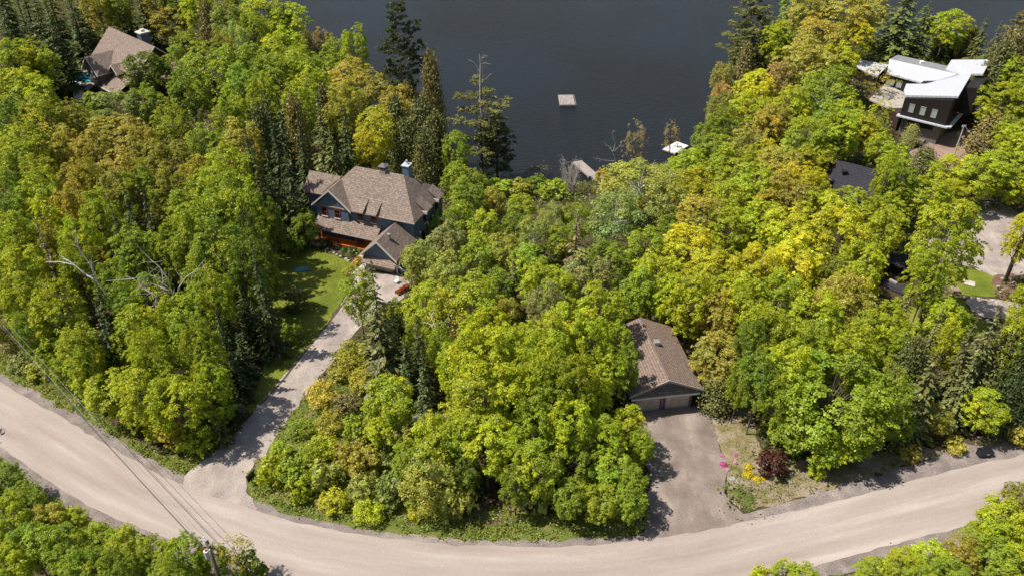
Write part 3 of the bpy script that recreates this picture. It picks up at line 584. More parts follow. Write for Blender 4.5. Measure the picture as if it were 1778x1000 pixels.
MB().box((uc+3.1,vf+.08,-1.6),(Lr-3,vf+.19,-1.38)).build('porch_gutter', M['trim'], lh)
for uu in (uc+4.2, uc+7.2, uc+10.2): MB().box((uu,vf+.6,-6),(uu+.2,vf+.8,-1.5)).build('porch_post', M['trim'], lh)
# right wing behind
gable_roof(MB(), Lr-3, Lr+7.5, -1.2, 6.2, 1.2, 4.0, .16, 'u').build('side_wing_roof', M['shingle'], lh)
MB().prism([(Lr-.7,-.7),(Lr+7,-.7),(Lr+7,5.6),(Lr-.7,5.6)], -6.5, 1.3).build('side_wing_wall', M['brown_siding'], lh)
cc = lloc(249, 63, 7.5); ch = MB().box((cc[0]-.9,cc[1]-.9,2),(cc[0]+.9,cc[1]+.9,8.2)).build('chimney', M['tank'], lh)
m = MB(); m.box((cc[0]-1.1,cc[1]-1.1,8.2),(cc[0]+1.1,cc[1]+1.1,8.45)).box((cc[0]-.4,cc[1]-.4,8.45),(cc[0]+.4,cc[1]+.4,8.9)); m.build('chimney_cap', M['trim'], ch)
EXCL += [[lw(-.5,vf-.3),lw(Lr+.5,vf-.3),lw(Lr+.5,5.5),lw(-.5,5.5)], [lw(Lr,-1.5),lw(Lr+7.5,-1.5),lw(Lr+7.5,6),lw(Lr,6)]]

# --- white-roofed modern house, upper right (world coordinates measured from the picture)
Zm = lambda x, y, z: tuple(G(1440+x/4.547, 80+y/4.547, z))
mh = empty('modern_house', (80, 146, -5), 0, 'modern black clad house with angular white metal roofs and a flat roofed terrace', 'house')
def W_(mb, off=(80,146,-5)): mb.v = [(a-off[0], b-off[1], c-off[2]) for a, b, c in mb.v]; return mb
fa = math.radians(-39); fu = Vector((math.cos(fa), math.sin(fa), 0)); fv = Vector((-math.sin(fa), math.cos(fa), 0))
cor = Vector(Zm(925,640,-.6))                      # front right corner of the belt
def mm(u, v, z): p = cor+fu*u+fv*v; return (p.x, p.y, z)
# upper storey tower
tw = [mm(-8.4,.3,0)[:2], mm(-.35,.3,0)[:2], mm(-.35,13.2,0)[:2], mm(-8.4,13.2,0)[:2]]
W_(MB().prism(tw, -.6, [2.7,4.3,4.3,2.7])).build('upper_wall', M['black_siding'], mh)
tw2 = [mm(-.34,8.4,0)[:2], mm(1.9,8.4,0)[:2], mm(1.9,15.6,0)[:2], mm(-.34,15.6,0)[:2]]
W_(MB().prism(tw2, -.58, [4.3,4.75,4.75,4.3])).build('stair_wall', M['black_siding'], mh)
lowp = [mm(-8.0,1.0,0)[:2], mm(-1.1,1.0,0)[:2], mm(-1.1,13,0)[:2], mm(-8.0,13,0)[:2]]
W_(MB().prism(lowp, -7.5, -.85)).build('lower_wall', M['grey_wall'], mh)
bl = MB(); bl.prism([mm(-8.9,-.25,0)[:2], mm(.1,-.25,0)[:2], mm(.1,.9,0)[:2], mm(-8.9,.9,0)[:2]], -.85, -.6)
bl.prism([mm(.101,-.25,0)[:2], mm(.7,.3,0)[:2], mm(.7,12.39,0)[:2], mm(.101,12.39,0)[:2]], -.85, -.6)
bl.prism([mm(.101,12.4,0)[:2], mm(3.4,12.4,0)[:2], mm(3.4,15.8,0)[:2], mm(.101,15.8,0)[:2]], -.85, -.6)
W_(bl).build('canopy', M['metal_roof'], mh)
# three windows
wins = [(-6.75,),( -4.75,),(-2.75,)]
for (uc_,) in wins:
    fr = MB(); z0, z1, hw_ = .35, 1.95, .48
    for (a0, a1, b0, b1) in ((-hw_,-hw_+.08,z0,z1),(hw_-.08,hw_,z0,z1),(-hw_+.08,hw_-.08,z1-.08,z1),(-hw_+.08,hw_-.08,z0,z0+.08)):
        fr.prism([mm(uc_+a0,.2,0)[:2], mm(uc_+a1,.2,0)[:2], mm(uc_+a1,.296,0)[:2], mm(uc_+a0,.296,0)[:2]], b0, b1)
    o = W_(fr).build('window', M['trim_dull'], mh)
    W_(MB().prism([mm(uc_-hw_+.08,.25,0)[:2], mm(uc_+hw_-.08,.25,0)[:2], mm(uc_+hw_-.08,.29,0)[:2], mm(uc_-hw_+.08,.29,0)[:2]], z0+.08, z1-.08)).build('pane', M['glass_pale'], o)
W_(MB().prism([mm(-.34,3.2,0)[:2], mm(-.28,3.2,0)[:2], mm(-.28,4.4,0)[:2], mm(-.34,4.4,0)[:2]], 1.2, 3.2)).build('side_window', M['glass'], mh)
W_(MB().prism([mm(1.91,10.4,0)[:2], mm(1.97,10.4,0)[:2], mm(1.97,11.8,0)[:2], mm(1.91,11.8,0)[:2]], .5, 3.6)).build('side_window', M['glass'], mh)
W_(MB().prism([mm(-6.9,.94,0)[:2], mm(-2.3,.94,0)[:2], mm(-2.3,.99,0)[:2], mm(-6.9,.99,0)[:2]], -2.3, -1.4)).build('strip_window', M['glass'], mh)
# big upper roof: rises to the right; the white sheet with its notch
A = Zm(598,390,3.0); B = Zm(1020,398,5.0); Cc = Zm(1125,220,5.0); D = Zm(1215,220,5.5); E_ = Zm(1275,108,5.5); Ff = Zm(965,110,3.9); Gg = Zm(920,182,3.9); Vv = Zm(1030,228,4.3); Hh = Zm(765,300,3.2); Ii = Zm(608,300,2.9); Jj = Zm(590,346,2.95)
W_(MB().slab([A,B,Cc,D,E_,Ff,Gg,Vv,Hh,Ii,Jj], .38)).build('upper_roof', M['metal_roof'], mh)
# back wing roof
L0 = Zm(455,215,1.6); L1 = Zm(475,105,3.3); V2 = Zm(1020,226,4.0); H2 = Zm(768,299,2.75); Bk = Zm(540,72,2.6); Br = Zm(925,158,2.9)
W_(MB().slab([L0,H2,V2,L1], .3)).build('wing_roof', M['metal_roof'], mh)
bs = W_(MB().slab([L1,V2,Br,Bk], .3)).build('rear_roof_slope', M['metal_roof_shaded'], mh)
pv = Vector(Zm(730,138,3.3)); W_(MB().box((pv.x-.35,pv.y-.35,2.8),(pv.x+.35,pv.y+.35,3.75))).build('roof_vent', M['white'], bs)
wp = [(L0[0]+.5,L0[1]+.6),(H2[0]-.2,H2[1]+.7),(V2[0],V2[1]),(Br[0]-.4,Br[1]-.5),(Bk[0]+.1,Bk[1]-.6)]
W_(MB().prism(wp, -7, [1.2,2.3,3.3,2.3,2.1])).build('wing_wall', M['black_siding'], mh)
fp = Vector(Zm(300,160,.6)); f0,f1,f2,f3 = Zm(215,165,.2),Zm(375,245,.2),Zm(470,150,.8),Zm(240,108,.6)
W_(MB().slab([f0,f1,f2,f3], .25)).build('far_wing_roof', M['metal_roof'], mh)
W_(MB().prism([(f0[0]+.4,f0[1]+.4),(f1[0]-.2,f1[1]+.5),(f2[0]-.3,f2[1]-.2),(f3[0]+.3,f3[1]-.3)], -7, .1)).build('far_wing_wall', M['black_siding'], mh)
# terrace roof
t0,t1,t2,t3,t4 = Zm(315,420,-.8),Zm(470,490,-.8),Zm(632,492,-.8),Zm(598,400,-.8),Zm(440,333,-.8)
W_(MB().slab([t0,t1,t2,Zm(650,430,-.8),Zm(640,330,-.8),Zm(440,300,-.8)], .3)).build('terrace', M['terrace'], mh)
W_(MB().prism([(t0[0]+.4,t0[1]+.4),(t1[0]+.3,t1[1]+.8),mm(-8.6,1.2,0)[:2],mm(-8.6,12,0)[:2],(t4[0],t4[1])], -7.5, -1.11)).build('terrace_wall', M['brown_siding'], mh)
for (x, y) in ((470,500),(625,500),(330,440)):
    p = Zm(x, y, -.9); W_(MB().box((p[0]-.1,p[1]+.2,-7.5),(p[0]+.1,p[1]+.4,-1.11))).build('terrace_post', M['black'], mh)
# wing front windows and a balcony rail above the terrace
for (x, y) in ((480,285),(560,310)):
    p = Vector(Zm(x, y, .3)); W_(MB().prism([(p.x-.6,p.y+.5),(p.x+.6,p.y-.5),(p.x+.64,p.y-.45),(p.x-.56,p.y+.55)], -.3, .7)).build('wing_window', M['glass_pale'], mh)
# retaining wall slab below the canopy
ga_, gb_, gc_, gd_ = Zm(560,610,-4.2),Zm(790,700,-4.2),Zm(740,770,-4.6),Zm(600,720,-4.6)
W_(MB().prism([ga_[:2],gb_[:2],gc_[:2],gd_[:2]], -6.5, -4.3)).build('retaining_wall', M['grey_wall'], mh)
EXCL += [[mm(-9,-1.5,0)[:2], mm(4,-1.5,0)[:2], mm(4,15.5,0)[:2], mm(-9,15.5,0)[:2]], [p[:2] for p in (L0,H2,V2,Br,Bk)], [p[:2] for p in (t0,t1,t2,t4)], [p[:2] for p in (f0,f1,f2,f3)]]

# --- black-roofed house among the trees on the right
kh = empty('black_roofed_house', (52, 108, -2), 0, 'low house with a charcoal shingle roof almost hidden by trees', 'house')
def K_(mb): return W_(mb, (52, 108, -2))
pA = Vector(G(1466, 281, 4.2)); ka = math.radians(-35); ku = Vector((math.cos(ka), math.sin(ka), 0)); kv = Vector((-math.sin(ka), math.cos(ka), 0))
def kk(u, v, z): p = pA+ku*u+kv*v; return (p.x, p.y, z)
K_(MB().slab([kk(0,0,4.2), kk(-1.0,-6.3,1.6), kk(9.5,-6.3,1.6), kk(9.5,0,4.2)], .2).slab([kk(0,0,4.2), kk(9.5,0,4.2), kk(9.5,5,1.6), kk(-4.5,5,1.6)], .2).slab([kk(0,0,4.2),kk(-4.5,5,1.6),kk(-1.0,-6.3,1.6)], .2)).build('roof', M['shingle_dark'], kh)
K_(MB().prism([kk(-.6,-5.6,0)[:2],kk(9,-5.6,0)[:2],kk(9,4.4,0)[:2],kk(-3,4.4,0)[:2]], -3.5, 1.55)).build('wall', M['black_siding'], kh)
for (x, y) in ((1466,302),(1443,318)):
    p = Vector(G(x, y, 3.3)); K_(MB().box((p.x-.3,p.y-.3,2.2),(p.x+.3,p.y+.3,3.7)).box((p.x-.4,p.y-.4,3.7),(p.x+.4,p.y+.4,3.78))).build('roof_vent', M['black'], kh)
eh = empty('dark_entry_house', (57, 92, -2), 0, 'dark slate-roofed outbuilding with a sunken black courtyard glimpsed between maples', 'outbuilding')
def E2(mb): return W_(mb, (57, 92, -2))
q = lambda x, y, z: tuple(G(1400+x/3.847, 360+y/3.847, z))
E2(MB().slab([q(560,300,1.6),q(690,320,1.6),q(780,380,.9),q(760,430,.6),q(640,405,.7),q(560,370,1.0)][::-1], .2)).build('roof', M['shingle_dark'], eh)
E2(MB().slab([q(500,510,-.6),q(640,580,-.6),q(720,540,-.6),q(690,505,-.4),q(640,525,-.4),q(540,480,-.4)][::-1], .2).slab([q(770,390,.6),q(840,430,.3),q(800,480,-.2),q(740,450,.2)][::-1], .2)).build('lower_roof', M['shingle_dark'], eh)
for (a, b, z1) in (((560,372),(640,405),.5),((640,405),(760,428),.45),((530,370),(520,500),-.4)):
    A1, B1 = Vector(q(*a, z1)), Vector(q(*b, z1)); dd = (B1-A1).normalized(); nn = Vector((-dd.y, dd.x, 0))*.2
    E2(MB().prism([(A1.x,A1.y),(B1.x,B1.y),(B1.x+nn.x,B1.y+nn.y),(A1.x+nn.x,A1.y+nn.y)], -4, z1-.05)).build('wall', M['black_siding'], eh)
p0,p1,p2,p3 = q(550,490,-.4),q(600,515,-.4),q(608,508,-.4),q(560,482,-.4); E2(MB().prism([p0[:2],p1[:2],p2[:2],p3[:2]], -1.2, -.2)).build('bench_top', M['trim_dull'], eh)
EXCL += [[kk(-4.5,-6.5,0)[:2],kk(9.5,-6.5,0)[:2],kk(9.5,5,0)[:2],kk(-4.5,5,0)[:2]], [q(520,300,0)[:2],q(840,380,0)[:2],q(820,470,0)[:2],q(650,600,0)[:2],q(500,520,0)[:2]]]
# ------------------------------------------------------------------ tree prototypes (unit trees; copies share their meshes)
def trunk_mb(H, r, lean=0.0, limbs=(), top=0.95, n=6):
    mb = MB(); k = 6; ox, oy = rnd.uniform(-1, 1)*lean, rnd.uniform(-1, 1)*lean
    pts = [Vector((ox*(i/k)**1.5+rnd.uniform(-.05, .05), oy*(i/k)**1.5+rnd.uniform(-.05, .05), H*top*i/k-(0.4 if i == 0 else 0))) for i in range(k+1)]
    rad = [r*(1.25 if i == 0 else 1)*(1-0.85*(i/k)) for i in range(k+1)]
    mb.tube(pts, rad, n)
    for (z0, end, rr) in limbs:
        t = z0/(H*top)*k; i = min(int(t), k-1); b = pts[i].lerp(pts[i+1], t-i); e = Vector(end); mid = b.lerp(e, 0.55)+Vector((0, 0, -0.06*(e-b).length))
        mb.tube([b, mid, e], [rr, rr*0.6, rr*0.15], 4)
    return mb
def lobes_crown(W, H, nlobe, puffs, leaves, lsize, zc=0.62, zr=0.36, puff_r=0.6, flat=0.3, up=0.9, base_open=0.0, spread=0.62, lobr=0.42, hang=0.0, tall=1.0):
    """leaf clusters on the upper, outer side of overlapping lobes"""
    R = W/2; cen = []; lob = []
    for i in range(nlobe):
        ph = i*2.399+rng.uniform(-.4, .4); fz = 1-2*(i+.5)/nlobe; fz = fz*0.92+rng.uniform(-.1, .1)
        rr = math.sqrt(max(0, 1-fz*fz)); q = np.array([math.cos(ph)*rr*R*spread, math.sin(ph)*rr*R*spread, H*zc+fz*H*zr*0.72])
        lob.append(q)
    P, N, S, G_ = [], [], [], []
    for q in lob:
        lr = R*lobr*rng.uniform(.6, 1.4); lz = lr*rng.uniform(.75, 1.05)*tall; lb = rng.uniform(.86, 1.14)
        d = unit(rng.normal(size=(puffs, 3))+np.array([0, 0, .45])+0.5*unit((q-np.array([0, 0, H*zc*0.75])).reshape(1, 3)))
        rad = rng.uniform(.45, 1.18, (puffs, 1)); pc = q+d*rad*np.array([lr, lr, lz])
        pn = unit(d*0.7+np.array([0, 0, up])+rng.normal(size=(puffs, 3))*.18)
        k = leaves; o = rng.normal(size=(puffs, k, 3)); o = o/np.maximum(np.linalg.norm(o, axis=2, keepdims=True), 1e-6)*rng.uniform(0.1, 1, (puffs, k, 1))**0.6
        pr = (puff_r*rng.uniform(.65, 1.25, (puffs, 1, 1)))
        # flatten each puff along its own normal
        dn = np.sum(o*pn[:, None, :], 2, keepdims=True); o = (o-pn[:, None, :]*dn*(1-flat))*pr
        o[:, :, 2] -= hang*np.linalg.norm(o, axis=2)
        lp = pc[:, None, :]+o; ln = pn[:, None, :]+o/np.maximum(pr, .1)*0.7+rng.normal(size=o.shape)*.42
        P.append(lp.reshape(-1, 3)); N.append(ln.reshape(-1, 3)); S.append(np.full(puffs*k, lsize)*rng.uniform(.6, 1.3, puffs*k))
        G_.append(np.repeat(lb*rng.uniform(.82, 1.2, puffs), k))
    P, N, S, G_ = map(np.concatenate, (P, N, S, G_)); return P, N, S, G_, lob
def proto_broad(name, W, H, m='leaf', bark='bark', tr=0.16, **kw):
    P, N, S, G_, lob = lobes_crown(W, H, **kw)
    T = tints(len(P), .15, .05, G_); T = T*np.repeat(1+rng.normal(size=(len(lob), 1))*np.array([.05, .01, -.08]), len(P)//len(lob), 0); Q = cards(P, N, S, .82)
    limbs = [(H*rng.uniform(.25, .6), tuple(q*np.array([.9, .9, 1])), tr*.5) for q in lob]
    for q in lob[:10]:
        for _ in range(2): limbs.append((H*.5, tuple(q+rng.normal(size=3)*W*.11), tr*.22))
    return (quads_mesh(name+'_crown', Q, T, M[m]), trunk_mb(H, tr, .3, limbs, .9).mesh(name+'_trunk', M[bark]), W, H)
def proto_spruce(name, W, H, dens=1.0, droop=0.28, ragged_=0.2, base=0.06, m='needle', power=.85, cs=.42):
    R = W/2; P, N, S, A, G_ = [], [], [], [], []; z = H*base
    while z < H*0.97:
        f = 1-z/H; nb = max(4, int(9*dens*(.45+.55*f)))
        for b in range(nb):
            L = R*f**power*rng.uniform(1-ragged_*1.8, 1+ragged_); L = max(L, .25); ph = rng.uniform(0, 2*math.pi); d = np.array([math.cos(ph), math.sin(ph), 0]); s = np.array([-d[1], d[0], 0])
            k = max(3, int(L/.2*2.0)); t = rng.uniform(.12, 1, k)**.8; w_ = (1-t*.75)*L*.3*rng.uniform(-1, 1, k)
            zz = z+rng.uniform(-.1, .1)+0.18*L*t-droop*L*t*t*1.4
            p = d*(t*L).reshape(-1, 1)+s*w_.reshape(-1, 1); p[:, 2] = zz-np.abs(w_)*.25
            al = d+s*(w_/L*2.2).reshape(-1, 1); al = al+np.array([0, 0, -.25-droop*.6]); P.append(p); A.append(al); N.append(np.tile(np.array([0, 0, 1.]), (k, 1))+d*.35+rng.normal(size=(k, 3))*.25)
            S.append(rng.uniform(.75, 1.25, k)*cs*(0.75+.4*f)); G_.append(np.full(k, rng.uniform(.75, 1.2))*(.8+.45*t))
        z += .36*rng.uniform(.8, 1.2)/dens**.5
    P, N, S, A, G_ = map(np.concatenate, (P, N, S, A, G_))
    tip = np.column_stack([rng.normal(size=(30, 2))*.08, rng.uniform(H*.93, H*1.02, 30)]); P = np.vstack([P, tip]); N = np.vstack([N, rng.normal(size=(30, 3))]); A = np.vstack([A, rng.normal(size=(30, 3))*.3+[0, 0, 1]]); S = np.concatenate([S, np.full(30, .25)]); G_ = np.concatenate([G_, np.ones(30)])
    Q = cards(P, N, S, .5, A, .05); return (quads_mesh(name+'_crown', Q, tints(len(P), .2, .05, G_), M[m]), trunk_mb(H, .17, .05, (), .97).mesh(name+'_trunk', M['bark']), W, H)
def proto_cedar(name, W, H, n=6500):
    R = W/2; k = 46; P, N, S, A, G_ = [], [], [], [], []
    for i in range(k):
        z = H*(.06+.9*(i/k)); f = 1-z/H; rr = R*min(1, (f*1.9))**.75*rng.uniform(.72, 1.1); 
        for j in range(5):
            ph = i*2.4+j*1.26+rng.uniform(-.5, .5); c = np.array([math.cos(ph)*rr*.72, math.sin(ph)*rr*.72, z]); q = n//(k*5); o = rng.normal(size=(q, 3))*np.array([.27, .27, .38])*R*.75
            P.append(c+o); d = np.array([math.cos(ph), math.sin(ph), .5]); N.append(d+rng.normal(size=(q, 3))*.55); A.append(np.tile([0, 0, 1.], (q, 1))+d*.5+rng.normal(size=(q, 3))*.3); S.append(rng.uniform(.2, .42, q)); G_.append(np.full(q, rng.uniform(.72, 1.25)))
    P, N, S, A, G_ = map(np.concatenate, (P, N, S, A, G_)); Q = cards(P, N, S, .5, A, .08)
    return (quads_mesh(name+'_crown', Q, tints(len(P), .22, .06, G_), M['needle']), trunk_mb(H, .14, .1, (), .95).mesh(name+'_trunk', M['bark']), W, H)
def proto_pine(name, W, H, nbr=44, lo=.25, bare_top=False, side=None, tuft=28):
    R = W/2; P, N, S, A, G_ = [], [], [], [], []; limbs = []
    for i in range(nbr):
        f = (i+.5)/nbr; z = H*(lo+(.97-lo)*f); 
        if bare_top and f > .72: continue
        prof = math.sin(min(1, (1-f)*1.25+.12)*math.pi*.62)**.8
        L = R*prof*rng.uniform(.45, 1.12); ph = i*2.4+rng.uniform(-.5, .5)
        if side is not None and rng.uniform() < .75: ph = side+rng.uniform(-.8, .8)
        d = np.array([math.cos(ph), math.sin(ph), 0]); e = d*L+np.array([0, 0, z+L*rng.uniform(.02, .25)]); limbs.append((z-L*.1, tuple(e), .07))
        nt_ = max(3, int(L*2.6)); G0 = rng.uniform(.75, 1.25)
        for j in range(nt_):
            t = rng.uniform(.35, 1.03); c = d*L*t+np.array([-d[1], d[0], 0])*rng.uniform(-1, 1)*L*.33*(1.1-t*.4); c[2] = z+L*.12*t+rng.uniform(-.1, .22)
            o = unit(rng.normal(size=(tuft, 3))+np.array([0, 0, .5])+d*.4); P.append(c+o*np.array([.42, .42, .2])*rng.uniform(.4, 1.15, (tuft, 1))); A.append(o+np.array([0, 0, .15])); N.append(np.tile([0, 0, 1.], (tuft, 1))+rng.normal(size=(tuft, 3))*.5); S.append(rng.uniform(.25, .45, tuft)); G_.append(np.full(tuft, G0*rng.uniform(.8, 1.2)))
    P, N, S, A, G_ = map(np.concatenate, (P, N, S, A, G_)); Q = cards(P, N, S, .42, A, .05)
    return (quads_mesh(name+'_crown', Q, tints(len(P), .2, .06, G_), M['needle']), trunk_mb(H, .24, .3, limbs, .98).mesh(name+'_trunk', M['bark']), W, H)
def proto_shrub(name, W, H, fine=False, m='leaf'):
    P, N, S, G_, lob = lobes_crown(W, H, 9, 26, 13, .2 if fine else .27, zc=.5, zr=.5, puff_r=.34, flat=.45, up=.7, spread=.6, lobr=.46)
    stems = MB()
    for q in lob: stems.tube([(rnd.uniform(-.15, .15), rnd.uniform(-.15, .15), -.2), tuple(np.array(q)*.5), tuple(q)], [.045, .03, .01], 4)
    return (quads_mesh(name+'_crown', cards(P, N, S, .8), tints(len(P), .25, .1, G_), M[m]), stems.mesh(name+'_stems', M['bark']), W, H)
PROTO = {
 'maple': [proto_broad('maple%d' % i, 8, 12, nlobe=19+i % 4, puffs=31, leaves=29, lsize=.21, puff_r=.5, flat=.22, up=1.25, spread=.72, lobr=.35) for i in range(5)],
 'aspen': [proto_broad('aspen%d' % i, 7, 13, nlobe=15, puffs=34, leaves=18, lsize=.21, puff_r=.5, flat=.7, up=.45, lobr=.36, hang=.3, bark='bark_pale', tr=.12) for i in range(3)],
 'willow': [proto_broad('willow%d' % i, 6, 8, nlobe=14, puffs=34, leaves=20, lsize=.2, zc=.5, zr=.46, puff_r=.45, flat=.75, up=.4, lobr=.38, hang=.5, tr=.1) for i in range(2)],
 'thin': [proto_broad('thin%d' % i, 8, 12, nlobe=14, puffs=10, leaves=12, lsize=.27, puff_r=.6, flat=.3, lobr=.42, tr=.14) for i in range(2)],
 'round': [proto_broad('round%d' % i, 9, 11, nlobe=28, puffs=30, leaves=27, lsize=.205, zc=.53, zr=.46, puff_r=.5, flat=.2, up=1.3, spread=.72, lobr=.28) for i in range(3)],
 'big': [proto_broad('big0', 11, 11, nlobe=52, puffs=30, leaves=26, lsize=.23, zc=.52, zr=.5, puff_r=.55, flat=.22, up=1.2, spread=.76, lobr=.24)],
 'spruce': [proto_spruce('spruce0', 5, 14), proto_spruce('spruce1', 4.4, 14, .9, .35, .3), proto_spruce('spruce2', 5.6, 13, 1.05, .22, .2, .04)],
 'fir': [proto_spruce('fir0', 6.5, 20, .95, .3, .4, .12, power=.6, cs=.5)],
 'cedar': [proto_cedar('cedar%d' % i, 4, 10) for i in range(2)],
 'pine': [proto_pine('pine%d' % i, 9, 18, 74, .16, tuft=34) for i in range(2)],
 'halfpine': [proto_pine('halfpine', 8, 20, 46, .2, True, tuft=34)],
 'deadspruce': [proto_spruce('deadspruce', 4.4, 12, .55, .4, .4, .1)],
 'shrub': [proto_shrub('shrub%d' % i, 4, 3.2) for i in range(3)],
 'fineshrub': [proto_shrub('fineshrub', 4, 3, True)],
}
WORD = {'maple': 'maple', 'aspen': 'fine-leaved birch', 'willow': 'feathery willow', 'thin': 'thinly leaved maple', 'round': 'dense round maple', 'big': 'huge round maple', 'spruce': 'spruce', 'fir': 'tall fir', 'cedar': 'cedar', 'pine': 'pine', 'halfpine': 'pine',
        'deadspruce': 'dying spruce', 'shrub': 'shrub', 'fineshrub': 'low bush'}
OBJN = {'maple': 'maple_tree', 'aspen': 'birch_tree', 'willow': 'willow_tree', 'thin': 'maple_tree', 'round': 'maple_tree', 'big': 'maple_tree', 'spruce': 'spruce_tree', 'fir': 'fir_tree', 'cedar': 'cedar_tree', 'pine': 'pine_tree', 'halfpine': 'pine_tree',
        'deadspruce': 'dying_spruce_tree', 'shrub': 'shrub', 'fineshrub': 'shrub'}
COL = {  # leaf colours (linear)
 'y': ((0.55, 0.535, 0.024), 'golden yellow'), 'yg': ((0.43, 0.485, 0.022), 'yellow-green'), 'g': ((0.32, 0.395, 0.026), 'fresh green'), 'dg': ((0.22, 0.29, 0.025), 'deep green'),
 'pg': ((0.36, 0.405, 0.085), 'pale green'), 'ol': ((0.38, 0.365, 0.04), 'olive'), 'go': ((0.47, 0.41, 0.06), 'gold-tinged'), 'or': ((0.47, 0.34, 0.11), 'orange-tinged'),
 's': ((0.065, 0.085, 0.022), 'dark green'), 'so': ((0.15, 0.155, 0.045), 'olive-green'), 'ss': ((0.15, 0.175, 0.045), 'grey-green'), 'sb': ((0.26, 0.21, 0.065), 'brownish'), 'br': ((0.26, 0.18, 0.10), 'brown'), 'red': ((0.10, 0.036, 0.028), 'dark red'),
 'sp': ((0.075, 0.095, 0.025), 'blue-green'), 'gr': ((0.32, 0.33, 0.10), 'greyish')}
CAT = lambda k: 'shrub' if 'shrub' in k else 'tree'
